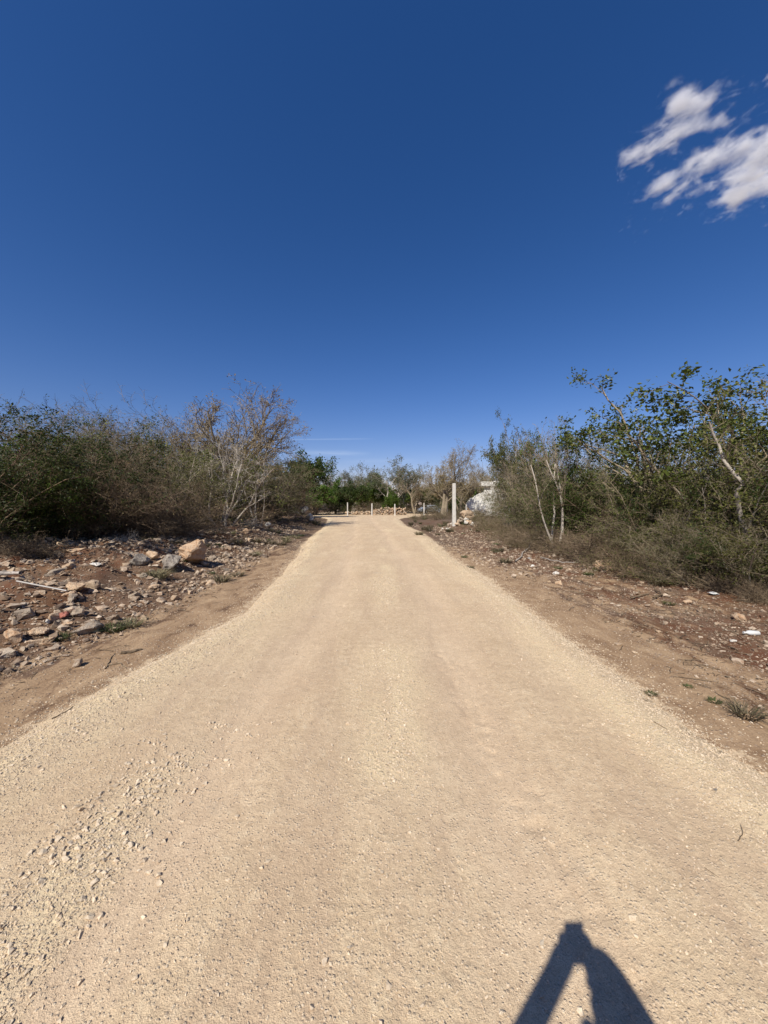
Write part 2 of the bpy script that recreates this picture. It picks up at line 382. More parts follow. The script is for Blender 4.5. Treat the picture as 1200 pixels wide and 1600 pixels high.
M['bin_dark'] = mat_plain('inside_shade', (0.10, 0.085, 0.07), 0.9)
M['skin'] = mat_plain('skin', (0.45, 0.27, 0.19), 0.55, 0.15, 20, (0.35, 0.2, 0.14), 0.2, 0.001)
M['shirt'] = mat_plain('dark_blue_shirt_cloth', (0.06, 0.09, 0.16), 0.9, 0.3, 60)
M['trousers'] = mat_plain('grey_trouser_cloth', (0.10, 0.10, 0.105), 0.9, 0.3, 60)
M['hair'] = mat_plain('black_hair', (0.02, 0.016, 0.013), 0.6, 0.3, 80)
M['phone'] = mat_plain('black_phone_case', (0.03, 0.03, 0.035), 0.3, 0.1, 10)
M['paint_grey'] = mat_plain('pale_blue_grey_car_paint', (0.50, 0.55, 0.60), 0.3, 0.1, 5)
M['glass_dark'] = mat_plain('dark_car_glass', (0.03, 0.035, 0.04), 0.12, 0.1, 5, dirtamt=0.1, bump=0.0)
M['rubber'] = mat_plain('tyre_rubber', (0.03, 0.03, 0.03), 0.9)

# ------------------------------------------------------------------ the setting: ground and road
def grid_mesh(name, xs, ys, hf, mat, attrf=None):
    X, Y = np.meshgrid(xs, ys, indexing='ij'); Z = hf(X, Y)
    V = np.stack([X, Y, Z], -1).reshape(-1, 3)
    nx, ny = len(xs), len(ys)
    I = (np.arange(nx - 1)[:, None] * ny + np.arange(ny - 1)[None, :]).ravel()
    Q = np.stack([I, I + ny, I + ny + 1, I + 1], 1)
    at_ = attrf(X.ravel(), Y.ravel()) if attrf else None
    return make_mesh(name, V, [Q], mat, at_, smooth=True)

def ground_attrs(x, y):
    dl = xl(y) - x; dr = x - xr(y)
    tanl = 0.80 * sstep(1.9, 0.6, dl + 0.9 * fbm(x * 0.9, y * 0.5, 31)) * (dl > -1)
    tanr = sstep(1.7, 0.4, dr + 1.1 * fbm(x * 0.9, y * 0.5, 32)) * sstep(3.0, 6.0, y + 0 * x) + sstep(2.6, 0.2, dr) * sstep(7, 3, y)
    cut = sstep(17, 9, y)
    tan = np.where(dl > 0, tanl * (0.35 + 0.65 * cut), np.where(dr > 0, np.minimum(tanr, 1) * (0.15 + 0.85 * cut), 1.0))
    pr = sstep(2.0, 0.8, np.abs(dr - 1.7)) * sstep(12, 8, y) * sstep(4.6, 5.8, y) * 0.5
    tan = np.maximum(tan, np.where(dr > 0, pr, 0))
    far = sstep(30, 44, y)
    red = np.where(dl > 0, sstep(1.4, 2.6, dl) * 0.62, sstep(0.2, 1.7, dr) * (0.62 + 0.22 * sstep(5, 2.5, y))) * (1 - 0.7 * far)
    red = red * np.where(dr > 0, 1 - 0.6 * sstep(3.3, 4.6, dr), 1)
    lit = np.where(dl > 0, sstep(3.0, 6.0, dl) * 0.9, sstep(3.0, 4.6, dr) * 0.9)
    lit = np.maximum(lit, 0.62 * sstep(11, 15, y) * (np.maximum(dl, dr) > 0.1))
    e = np.minimum(np.abs(dl), np.abs(dr)); inside = (dl < 0) & (dr < 0)
    dust = np.where(inside, 1.0, 0.75 * np.exp(-np.maximum(e, 0) / 0.30))
    return {'tan': tan, 'red': red, 'litter': lit, 'dust': dust}

def spaced(stops):
    out = []
    for (a, b, st) in stops: out.append(np.arange(a, b, st))
    return np.concatenate(out)
gx = np.concatenate([-np.geomspace(1500, 34, 26), spaced([(-32, -14, 0.6), (-14, -2, 0.075), (-2, 2, 0.25), (2, 9, 0.075), (9, 32, 0.6)]), np.geomspace(34, 1500, 26)])
gy = np.concatenate([-np.geomspace(1200, 8, 20), spaced([(-7, 1.5, 0.4), (1.5, 9, 0.07), (9, 18, 0.12), (18, 50, 0.4)]), np.geomspace(51, 2500, 36)])
g = obj('ground', grid_mesh('ground', gx, gy, ground_h, M['ground'], ground_attrs), kind='structure')

def road_mesh():
    ys = spaced([(-6, 0.6, 0.3), (0.6, 4, 0.016), (4, 9, 0.045), (9, 20, 0.15), (20, 48.01, 0.5)])
    vs = np.concatenate([[-0.02, 0.0, 0.01, 0.02, 0.03, 0.045], np.linspace(0.06, 0.94, 190), [0.955, 0.97, 0.98, 0.99, 1.0, 1.02]])
    Vv, Y = np.meshgrid(vs, ys, indexing='ij')
    A = xl(Y); B = xr(Y); X = A + (B - A) * Vv
    Z = road_h(X, Y)
    e = np.minimum(X - A, B - X)
    Z = np.maximum(Z, ground_h(X, Y) + 0.012 * sstep(-0.01, 0.1, e))
    Z = np.where(e < 0.0, ground_h(X, Y) - 0.03, Z)
    V = np.stack([X, Y, Z], -1).reshape(-1, 3); nx, ny = X.shape
    I = (np.arange(nx - 1)[:, None] * ny + np.arange(ny - 1)[None, :]).ravel()
    Q = np.stack([I, I + ny, I + ny + 1, I + 1], 1)
    xf, yf = X.ravel(), Y.ravel(); gr = gravel_w(xf, yf)
    cx = xf - (np.interp(yf, YL, XL) + np.interp(yf, YL, XR)) / 2; tr = 0
    for c in (-0.85, 0.75): tr = tr + np.exp(-((cx - c - 0.15 * fbm(yf * 0.25, yf * 0 + c, 22)) / 0.30) ** 2)
    return make_mesh('gravel_road', V, [Q], M['road'], {'gravel': gr, 'track': np.clip(tr, 0, 1) * (0.6 + 0.4 * fbm(xf * 2, yf * .8, 28))}, smooth=True)

def gravel_w(x, y):
    """how thickly loose gravel lies at a spot of the road, 0..1"""
    a = xl(y); b = xr(y); v = (x - a) / (b - a)
    w = 0.95 * np.exp(-((x - a - 0.25) / 0.33) ** 2) + 0.95 * np.exp(-((b - x - 0.25) / 0.36) ** 2)
    n = fbm(x * 1.4, y * 0.8, 41) + 0.5
    w = w + 0.75 * np.exp(-((x - 0.12 - 0.1 * fbm(y * .5, y * 0, 42)) / 0.30) ** 2) * sstep(0.42, 0.62, n)
    w = w + 0.85 * np.exp(-((x + 1.30 + 0.1 * fbm(y * .7, y * 0, 43)) / 0.17) ** 2) * sstep(3.2, 1.8, y) * sstep(0.38, 0.5, n)
    w = w + 0.22 * sstep(0.2, -1.9, x) * sstep(3.5, 1.0, y) + 0.30 * np.exp(-((x - 0.1) / 0.35) ** 2) * sstep(2.6, 1.2, y)
    w = w + 0.35 * sstep(0.55, 0.75, n)
    cx = x - (np.interp(y, YL, XL) + np.interp(y, YL, XR)) / 2
    for c in (-0.85, 0.75): w = w * (1 - 0.75 * np.exp(-((cx - c) / 0.26) ** 2) * (x > -1.1))
    return np.clip(w, 0, 1)
road = obj('dirt_road', road_mesh(), kind='structure')

# ------------------------------------------------------------------ stones
def icosa():
    t = (1 + 5 ** 0.5) / 2
    v = np.array([(-1, t, 0), (1, t, 0), (-1, -t, 0), (1, -t, 0), (0, -1, t), (0, 1, t), (0, -1, -t), (0, 1, -t), (t, 0, -1), (t, 0, 1), (-t, 0, -1), (-t, 0, 1)], float)
    v /= np.linalg.norm(v[0])
    f = np.array([(0, 11, 5), (0, 5, 1), (0, 1, 7), (0, 7, 10), (0, 10, 11), (1, 5, 9), (5, 11, 4), (11, 10, 2), (10, 7, 6), (7, 1, 8), (3, 9, 4), (3, 4, 2), (3, 2, 6), (3, 6, 8), (3, 8, 9), (4, 9, 5), (2, 4, 11), (6, 2, 10), (8, 6, 7), (9, 8, 1)])
    return v, f
OCT_V = np.array([(1, 0, 0), (0, 1, 0), (-1, 0, 0), (0, -1, 0), (0, 0, 1), (0, 0, -1)], float)
OCT_F = np.array([(0, 1, 4), (1, 2, 4), (2, 3, 4), (3, 0, 4), (1, 0, 5), (2, 1, 5), (3, 2, 5), (0, 3, 5)])

def scatter_stones(rng, x, y, r, shape='ico', flat=0.6, sink=0.25, hf=surf):
    V0, F0 = icosa() if shape == 'ico' else (OCT_V, OCT_F)
    if shape != 'ico': F0 = F0[:]
    N = len(x); K = len(V0)
    a = rng.rand(N) * 2 * np.pi
    V = V0[None] * (1 + 0.42 * (rng.rand(N, K, 1) - 0.5) * 2)
    V = V + 0.2 * rng.randn(N, K, 3)
    V = V * np.stack([0.8 + 0.5 * rng.rand(N), 0.55 + 0.4 * rng.rand(N), flat * (0.6 + 0.6 * rng.rand(N))], 1)[:, None, :]
    tl = (rng.rand(N) - 0.5) * 0.9                                   # tip about x
    c, s = np.cos(tl)[:, None], np.sin(tl)[:, None]
    V = np.stack([V[..., 0], V[..., 1] * c - V[..., 2] * s, V[..., 1] * s + V[..., 2] * c], -1)
    c, s = np.cos(a)[:, None], np.sin(a)[:, None]
    V = np.stack([V[..., 0] * c - V[..., 1] * s, V[..., 0] * s + V[..., 1] * c, V[..., 2]], -1)
    V = V * r[:, None, None]
    z = hf(x, y) + r * flat * (0.9 - 2 * sink * 0.9)
    V = V + np.stack([x, y, z], 1)[:, None, :]
    Fc = (F0[None] + (np.arange(N) * K)[:, None, None]).reshape(-1, 3)
    tone = np.repeat(rng.rand(N), K)
    return V.reshape(-1, 3), Fc, tone

def gravel_on_road():
    rng = rs(101)
    def sample(n, y0, y1, p):
        u = rng.rand(n); y = np.exp(np.log(y0 + .3) + u * (np.log(y1 + .3) - np.log(y0 + .3))) - .3
        a = xl(y) - 0.12; b = xr(y) + 0.12
        x = a + rng.rand(n) * (b - a)
        keep = rng.rand(n) < p(x, y)
        vis = np.abs(x) < (y + 0.3) * 1.12 + 0.3
        keep &= vis
        return x[keep], y[keep]
    parts = []
    x, y = sample(260000, 0.85, 8.0, lambda x, y: 0.07 + 0.6 * gravel_w(x, y) ** 1.3)
    r = 0.0015 + 0.0028 * rng.rand(len(x)) ** 2.4 + 0.0006 * y
    n = min(len(x), 66000); parts.append(scatter_stones(rng, x[:n], y[:n], r[:n], 'oct', 0.75, 0.2))
    x, y = sample(60000, 0.9, 16.0, lambda x, y: 0.015 + 0.42 * gravel_w(x, y) ** 2)
    r = 0.0030 + 0.0060 * rng.rand(len(x)) ** 3.2 + 0.0008 * y
    n = min(len(x), 7500); parts.append(scatter_stones(rng, x[:n], y[:n], r[:n], 'ico', 0.7, 0.22))
    # stones that strayed off both edges
    n = 12000; u = rng.rand(n); y = np.exp(np.log(1.2) + u * (np.log(16) - np.log(1.2))); off = rng.exponential(0.22, n) - 0.12
    x = np.where(rng.rand(n) < 0.5, xl(y) - off, xr(y) + off); k = np.abs(x) < y * 1.15; x, y = x[k], y[k]
    parts.append(scatter_stones(rng, x, y, 0.0022 + 0.005 * rng.rand(len(x)) ** 2.5 + 0.0006 * y, 'oct', 0.7, 0.2))
    # the coarse band of bigger stones on the left
    y = 0.75 + 1.9 * rng.rand(2200) ** 1.3; x = -1.42 + 0.15 * rng.randn(2200) + 0.10 * (y - 0.8)
    k = fbm(x * 2.3, y * 2.3, 77) > -0.12; x, y = x[k], y[k]
    parts.append(scatter_stones(rng, x, y, 0.0032 + 0.0105 * rng.rand(len(x)) ** 2.8, 'ico', 0.75, 0.3))
    V = np.concatenate([p[0] for p in parts]); o = 0; Fs = []
    for p in parts: Fs.append(p[1] + o); o += len(p[0])
    return make_mesh('gravel', V, [np.concatenate(Fs)], M['pebble'], {'tone': np.concatenate([p[2] for p in parts])})
obj('gravel', gravel_on_road(), kind='stuff', label='pale loose limestone gravel lying along the road')

def chips():
    rng = rs(202); parts = []
    def region(n, y0, y1, side, d0, d1, r0, r1, dens=1.0, shape='ico'):
        u = rng.rand(n); y = np.exp(np.log(y0) + u * (np.log(y1) - np.log(y0)))
        d = d0 + (d1 - d0) * rng.rand(n)
        x = xl(y) - d if side < 0 else xr(y) + d
        k = (fbm(x * 1.1, y * 0.8, 55 + side) + 0.5 + 0.25 * (rng.rand(n) - .5)) > (0.5 - 0.18 * dens)
        x, y = x[k], y[k]
        r = r0 + (r1 - r0) * rng.rand(len(x)) ** 3 + 0.0005 * y
        parts.append(scatter_stones(rng, x, y, r, shape, 0.6, 0.25))
    region(5000, 2.6, 30, -1, 1.2, 6.5, 0.016, 0.075, 1.3)
    region(9000, 2.6, 28, -1, 1.0, 6.5, 0.008, 0.035, 1.6, 'oct')
    region(3600, 8, 34, -1, 0.9, 5.5, 0.02, 0.075, 1.6)
    region(5000, 2.2, 12, -1, 0.05, 2.0, 0.002, 0.008, 0.8, 'oct')
    region(9000, 2.4, 12, -1, 1.0, 5.0, 0.004, 0.014, 1.4, 'oct')
    region(12000, 2.2, 20, 1, 0.7, 4.6, 0.004, 0.018, 0.9, 'oct')
    region(1500, 3, 24, 1, 1.4, 4.6, 0.015, 0.045, 0.9)
    region(2500, 8, 28, 1, 0.4, 4.5, 0.015, 0.06, 1.3)
    region(3500, 1.6, 8, 1, 0.0, 1.4, 0.002, 0.007, 0.7, 'oct')
    region(7000, 2.0, 10, 1, 0.5, 3.6, 0.002, 0.010, 1.0, 'oct')
    V = np.concatenate([p[0] for p in parts]); o = 0; Fs = []
    for p in parts: Fs.append(p[1] + o); o += len(p[0])
    return make_mesh('stone_chips', V, [np.concatenate(Fs)], M['chip'], {'tone': np.concatenate([p[2] for p in parts])})
obj('rubble_gravel', chips(), kind='stuff', label='small broken limestone chips strewn over the red soil')

import bmesh
def rock_mesh(name, seed, mat, cuts=1, rough=0.07, pts=15, flat=0.7, size=(1, 0.8)):
    rng = random.Random(seed)
    bm = bmesh.new()
    for k in range(pts):
        v = Vector((rng.gauss(0, 1), rng.gauss(0, 1), rng.gauss(0, 1))).normalized() * rng.uniform(0.8, 1.0)
        bm.verts.new((v.x * size[0], v.y * size[1], v.z * flat))
    r = bmesh.ops.convex_hull(bm, input=bm.verts)
    dead = list({e for e in r['geom_interior'] + r['geom_unused'] if isinstance(e, bmesh.types.BMVert)})
    if dead: bmesh.ops.delete(bm, geom=dead, context='VERTS')
    if cuts:
        bmesh.ops.bevel(bm, geom=bm.edges[:] , offset=0.05, segments=1, affect='EDGES')
        bmesh.ops.triangulate(bm, faces=bm.faces[:])
        bmesh.ops.subdivide_edges(bm, edges=[e for e in bm.edges if e.calc_length() > 0.25], cuts=1 if cuts == 1 else 2, use_grid_fill=True)
        bmesh.ops.triangulate(bm, faces=bm.faces[:])
        for v in bm.verts:
            n = v.co.normalized()
            from mathutils import noise as mn
            v.co += n * (mn.fractal(v.co * 2.3 + Vector((seed, 0, 0)), 0.9, 2.0, 4) * rough * 1.6) + Vector((rng.uniform(-1, 1), rng.uniform(-1, 1), rng.uniform(-1, 1))) * rough * 0.18
    me = bpy.data.meshes.new(name); bm.to_mesh(me); bm.free(); me.materials.append(mat)
    a = me.attributes.new('tone', 'FLOAT', 'POINT'); a.data.foreach_set('value', [0.3] * len(me.vertices))
    return me

ROCKS = {}
for key, mat in (('grey', 'rock_grey'), ('tan', 'rock_tan')):
    ROCKS[key] = [rock_mesh('stone_' + key, 300 + i, M[mat], 1, 0.09, 9, 0.66) for i in range(6)]
def put_rock(px, py, wpx, mat, label, cat='stone', seed=1, flat=0.7, sink=0.2, name='boulder', rz=None, size=(1, 0.8), group=None, dz=0.0):
    x, y, z = hit(px, py)
    r = wpx / F * y / 2
    me = rock_mesh(name, seed, M[mat], 2, 0.09, 17, flat, size)
    o = obj(name, me, None, (x, y + r * 0.5, z + r * flat * (1 - 2 * sink) + dz), label=label, category=cat, group=group)
    o.rotation_euler = (0.2 * math.sin(seed), 0.15 * math.cos(seed * 3), seed * 1.7 if rz is None else rz)
    o.scale = (r, r, r)
    return (x, y, r)

BIG = [
 (292, 876, 62, 'rock_orange', 'largest boulder of the rubble bank, orange stained, beside a grey boulder', 3, 0.75),
 (263, 888, 44, 'rock_dark', 'weathered grey boulder leaning against the largest orange stained boulder', 5, 0.85),
 (235, 872, 28, 'rock_tan', 'round tan boulder just uphill left of the weathered grey boulder', 7, 0.7),
 (212, 884, 34, 'rock_dark', 'dark hollow sided boulder on the rubble bank below the grey twig heap', 8, 0.75),
 (146, 892, 26, 'rock_white', 'pale pointed slab tilted up on the rubble bank', 9, 0.3),
 (104, 893, 26, 'rock_tan', 'flat topped tan stone near the dark shade of the left bushes', 12, 0.6),
 (112, 918, 34, 'rock_tan', 'cream block shaped stone in the middle of the rubble above the white pole', 13, 0.55),
 (104, 940, 32, 'rock_orange', 'broad flat orange tinted stone at the tip of the white pole', 14, 0.38),
 (117, 960, 22, 'rock_grey', 'upright grey stone with a shaded right side beside the red fragment', 15, 0.9),
 (95, 965, 22, 'rock_red', 'dull red clay fragment lying among the rubble stones', 16, 0.5),
 (102, 981, 18, 'rock_orange', 'small orange stone just below the red clay fragment', 17, 0.7),
 (30, 972, 38, 'rock_grey', 'rough grey boulder at the left edge, lowest row of the rubble', 18, 0.6),
 (54, 992, 36, 'rock_tan', 'low pitted tan stone at the foot of the rubble by the left edge', 19, 0.4),
 (12, 1000, 40, 'rock_orange', 'rust coloured boulder cut by the left edge of the view', 20, 0.6),
 (72, 975, 10, 'rock_white', 'small white stone between the red fragment and the left edge', 21, 0.9),
 (117, 1044, 24, 'rock_grey', 'single pale stone alone on the bare tan verge left of the road', 22, 0.6),
 (238, 922, 22, 'rock_tan', 'half buried tan stone on bare red soil below the boulders', 23, 0.5),
 (222, 904, 16, 'rock_grey', 'grey stone on the soil slope under the weathered boulder', 24, 0.7),
 (313, 832, 14, 'rock_tan', 'tan stone on top of the bank right of the dark brush heap', 25, 0.7),
 (384, 833, 14, 'rock_orange', 'pinkish orange stone far along the rubble bank', 26, 0.8),
 (418, 823, 14, 'rock_white', 'white stone highest on the far end of the rubble bank', 27, 0.8),
 (320, 884, 16, 'rock_grey', 'pale grey stone at the right foot of the orange boulder', 28, 0.7),
 (352, 872, 18, 'rock_grey', 'smooth grey stone beside small green weeds on the bank', 29, 0.7),
 (330, 872, 16, 'rock_grey', 'small angular stone between the orange boulder and the green weeds', 30, 0.7),
 (952, 893, 46, 'rock_orange', 'yellowish crumbling rock under the brush pile on the right', 31, 0.45),
 (988, 896, 20, 'rock_orange', 'small yellowish rock right of the crumbling rock under the brush', 32, 0.7),
 (1077, 944, 14, 'rock_orange', 'orange lump of rock at the edge of the right thicket', 33, 0.7),
 (1160, 975, 26, 'rock_orange', 'ochre rock behind the white plastic bottle', 34, 0.6),
 (1030, 990, 12, 'rock_tan', 'small tan stone on the bare soil right of the road', 35, 0.5),
 (992, 1022, 8, 'rock_tan', 'brown pebble on the red soil patch right of the road', 36, 0.6),
 (1148, 1004, 14, 'rock_white', 'white flat stone just below the plastic bottle', 37, 0.35),
 (967, 1009, 14, 'rock_tan', 'flat tan stone half sunk in the red soil near the right road edge', 38, 0.3),
 (1119, 1240, 8, 'rock_dark', 'lone dark grey pebble on the right edge of the gravel road', 39, 0.6),
 (870, 898, 12, 'rock_white', 'whitish stone among rubble below the loose branches on the right', 40, 0.6),
 (833, 886, 10, 'rock_white', 'bright white stone on the right verge below the fallen twigs', 41, 0.5),
]
for (px, py, w, mt, lab, sd, fl) in BIG:
    put_rock(px, py, w, mt, lab, seed=sd, flat=fl, name='boulder' if w > 16 else 'stone')

# smaller rubble stones, each its own object
rng = rs(77)
def rubble(n, side, y0, y1, d0, d1, s0, s1, label, group, kinds, thr=0.42):
    c = 0
    while c < n:
        y = math.exp(math.log(y0) + rng.rand() * (math.log(y1) - math.log(y0))); d = d0 + (d1 - d0) * rng.rand()
        x = float(xl(y)) - d if side < 0 else float(xr(y)) + d
        if abs(x) > y * 1.12: continue
        if float(fbm(x * 0.9, y * 0.6, 61)) + 0.5 < thr: continue
        r = s0 + (s1 - s0) * rng.rand() ** 2.2
        k = kinds[rng.randint(len(kinds))]
        o = obj('rubble_stone', ROCKS[k][rng.randint(6)], None, (x, y, float(surf(x, y)) + r * 0.14), label=label, category='stone', group=group)
        o.rotation_euler = (rng.uniform(-.5, .5), rng.uniform(-.5, .5), rng.uniform(0, 6.28))
        o.scale = (r * rng.uniform(.8, 1.3), r * rng.uniform(.7, 1.1), r * rng.uniform(.6, 1.1)); c += 1
rubble(185, -1, 3.0, 15, 1.2, 6.4, 0.05, 0.22, 'rough limestone lump in the near rubble bank left of the road', 'limestone lumps in the near left rubble bank', ['grey', 'tan', 'tan'])
rubble(75, -1, 11, 34, 0.6, 5.0, 0.08, 0.26, 'limestone lump strewn along the far left bank toward the bend', 'limestone lumps along the far left bank', ['grey', 'grey', 'tan'])
rubble(38, 1, 6.5, 24, 0.8, 3.4, 0.03, 0.11, 'pale broken stone scattered on the right verge below the brush', 'broken stones on the right verge', ['grey', 'tan'], 0.3)

# pile of white stones at the end of the left bank, and the pile beside the tall post
def pile(label0, center, spread, n, mats, s0, s1, seed, group, name='stone', zs=0.6, lab=None):
    r_ = random.Random(seed)
    for i in range(n):
        a = r_.uniform(0, 6.28); q_ = math.sqrt(r_.random()) * spread
        x = center[0] + q_ * math.cos(a); y = center[1] + q_ * math.sin(a) * 0.7
        r = r_.uniform(s0, s1)
        z = float(surf(x, y)) + zs * max(0, 1 - q_ / spread) + r * 0.3
        o = obj(name, rock_mesh(name, seed * 50 + i, M[mats[i % len(mats)]], 1, 0.08, 13, 0.75), None, (x, y, z), label=label0, category='stone', group=group)
        o.scale = (r, r, r); o.rotation_euler = (r_.uniform(-.4, .4), r_.uniform(-.4, .4), r_.uniform(0, 6))
wx, wy, wz = at(474, 27.5)
pile('white boulder heaped on the dirt mound where the left bank ends', (wx, wy), 0.75, 8, ['rock_white', 'rock_white', 'rock_grey'], 0.20, 0.40, 4, 'white boulders on the mound at the bend', 'boulder', 0.85)
pile('stone from the heap around the foot of the tall white post', at(728, 23.6), 1.25, 26, ['rock_grey', 'rock_grey', 'rock_white', 'rock_tan'], 0.13, 0.26, 6, 'stones heaped around the tall white post', 'stone', 0.28)
pile('pale stone low on the ground left of the tall white post', at(693, 22.4), 0.9, 10, ['rock_grey', 'rock_white'], 0.08, 0.17, 9, 'pale stones left of the tall post', 'stone', 0.03)
bx, by, bz = at(731, 23.8)
o = obj('boulder', rock_mesh('boulder', 91, M['rock_tan'], 2, 0.16, 16, 0.8), None, (bx, by, bz + 0.72), label='big pinkish tan boulder perched on the stone heap right of the tall post', category='boulder')
o.scale = (0.62, 0.5, 0.5); o.rotation_euler = (0.1, -0.25, 0.6)

# ------------------------------------------------------------------ posts, walls, building, car, litter
def post(px, depth, top_py, width, label, group=None, lean=(0, 0)):
    x, y, z = at(px, depth)
    h = CAM_Z + (HOR - top_py) / F * depth - z
    bm = bmesh.new(); bmesh.ops.create_cube(bm, size=1)
    bmesh.ops.scale(bm, verts=bm.verts, vec=(width, width, h + 0.3)); bmesh.ops.translate(bm, verts=bm.verts, vec=(0, 0, (h + 0.3) / 2 - 0.3))
    for v in bm.verts:
        if v.co.z > 0: v.co.x *= 0.86; v.co.y *= 0.86
    bmesh.ops.bevel(bm, geom=bm.edges[:], offset=width * 0.12, segments=2, affect='EDGES')
    me = bpy.data.meshes.new('concrete_post'); bm.to_mesh(me); bm.free(); me.materials.append(M['post'])
    o = obj('concrete_post', me, None, (x, y, z), label=label, category='post', group=group)
    o.rotation_euler = (lean[0], lean[1], 0.15)
post(709.5, 23.0, 755, 0.215, 'tall white concrete post standing in a heap of stones right of the road')
for px, tp, lab, ln in ((543, 785, 'leftmost short white fence post beyond the end of the road', 0.0), (581, 786.5, 'white fence post at the left end of the low stone wall', 0.01), (617, 787.5, 'white fence post in front of the right end of the low stone wall', -0.01),
                    (662.5, 786, 'white fence post just left of the distant parked car', 0.0), (698.5, 788, 'white fence post beside the thick forked tree trunk', 0.02), (728.5, 788.5, 'white fence post at the left corner of the whitewashed wall', 0.0), (743.5, 788.5, 'rightmost white fence post in front of the whitewashed wall', 0.01)):
    post(px, 52 if px < 700 else 46, tp, 0.16, lab, 'short white fence posts beyond the bend', (0, ln))

# dry stone wall: loose stones in a low ridge
def stone_wall(px0, px1, depth, h, label, seed, n=260):
    r_ = rs(seed); x0 = (px0 - 600) / F * depth; x1 = (px1 - 600) / F * depth
    t = thing('dry_stone_wall', ((x0 + x1) / 2, depth, 0), label, 'stone wall')
    me = [rock_mesh('wall_stone', seed + i, M['rock_grey' if i % 2 else 'rock_tan'], 0, pts=11, flat=0.8) for i in range(5)]
    zb = float(ground_h((x0 + x1) / 2, depth)); c = 0
    while c < n:
        u = r_.rand(); x = x0 + u * (x1 - x0); hh = h * (0.55 + 0.6 * float(vnoise(x * 0.5, 0.5, seed)))
        z = r_.rand() * hh; w = 0.55 * (1 - z / hh * 0.6); r = r_.uniform(0.13, 0.24)
        o = obj('stone', me[r_.randint(5)], t, (x - (x0 + x1) / 2, r_.uniform(-w, w), zb + z)); c += 1
        o.scale = (r, r * .9, r * .8); o.rotation_euler = (r_.uniform(-1, 1), r_.uniform(-1, 1), r_.uniform(0, 6))
stone_wall(584, 634, 56, 1.05, 'low ridge of dry stacked field stones behind the short white posts', 7)
stone_wall(540, 583, 57, 0.5, 'low broken run of stacked stones behind the leftmost short posts', 27, 110)

def box(bm, x0, x1, y0, y1, z0, z1):
    r = bmesh.ops.create_cube(bm, size=1)['verts']
    for v in r: v.co = Vector(((x0 + x1) / 2 + v.co.x * (x1 - x0), (y0 + y1) / 2 + v.co.y * (y1 - y0), (z0 + z1) / 2 + v.co.z * (z1 - z0)))
    return r
def bm_obj(name, bm, mat, parent=None, loc=None, bevel=0, smooth=False, **p):
    if bevel: bmesh.ops.bevel(bm, geom=bm.edges[:], offset=bevel, segments=2, affect='EDGES')
    me = bpy.data.meshes.new(name); bm.to_mesh(me); bm.free(); me.materials.append(mat)
    if smooth:
        for f in me.polygons: f.use_smooth = True
    return obj(name, me, parent, loc, **p)

def white_wall():
    D = 49.0; x0 = (729 - 600) / F * D; x1 = (840 - 600) / F * D
    t = thing('masonry_wall', (x0, D, float(ground_h(x0, D))), 'whitewashed rough masonry wall with a broken sloping top behind the right bushes', 'wall')
    r_ = rs(5); L = x1 - x0; n = 46
    xs = np.linspace(0, L, n)
    top = np.interp(xs, [0, 0.5, 1.6, 2.6, 4.5, L], [1.7, 2.2, 2.9, 3.3, 3.6, 3.5]) + 0.12 * (r_.rand(n) - .5)
    V = []; Q = []; R = 9
    for k, x in enumerate(xs):
        for s in (-0.2, 0.2):
            for j in range(R):
                V.append((x, s + 0.04 * (r_.rand() - .5), -0.2 + (top[k] + 0.2) * j / (R - 1)))
    def idx(k, s, j): return k * 2 * R + s * R + j
    for k in range(n - 1):
        for j in range(R - 1):
            Q.append((idx(k, 0, j), idx(k + 1, 0, j), idx(k + 1, 0, j + 1), idx(k, 0, j + 1)))
            Q.append((idx(k + 1, 1, j), idx(k, 1, j), idx(k, 1, j + 1), idx(k + 1, 1, j + 1)))
        Q.append((idx(k, 0, R - 1), idx(k + 1, 0, R - 1), idx(k + 1, 1, R - 1), idx(k, 1, R - 1)))
    for j in range(R - 1):
        Q.append((idx(0, 1, j), idx(0, 0, j), idx(0, 0, j + 1), idx(0, 1, j + 1)))
        Q.append((idx(n - 1, 0, j), idx(n - 1, 1, j), idx(n - 1, 1, j + 1), idx(n - 1, 0, j + 1)))
    obj('wall_face', make_mesh('wall_face', V, [np.array(Q)], M['wall_white']), t)
    # stones standing proud of the wash along the broken top
    mes = [rock_mesh('coping_stone', 800 + i, M['wall_white'], 0, pts=11) for i in range(3)]
    for k in range(34):
        x = r_.uniform(0.1, L); z = np.interp(x, xs, top) - 0.06
        o = obj('coping_stone', mes[k % 3], t, (x, r_.uniform(-.08, .08), z + 0.03)); s_ = r_.uniform(0.14, 0.24); o.scale = (s_ * 1.3, s_, s_ * .7); o.rotation_euler = (0, 0, r_.uniform(0, 6))
white_wall()

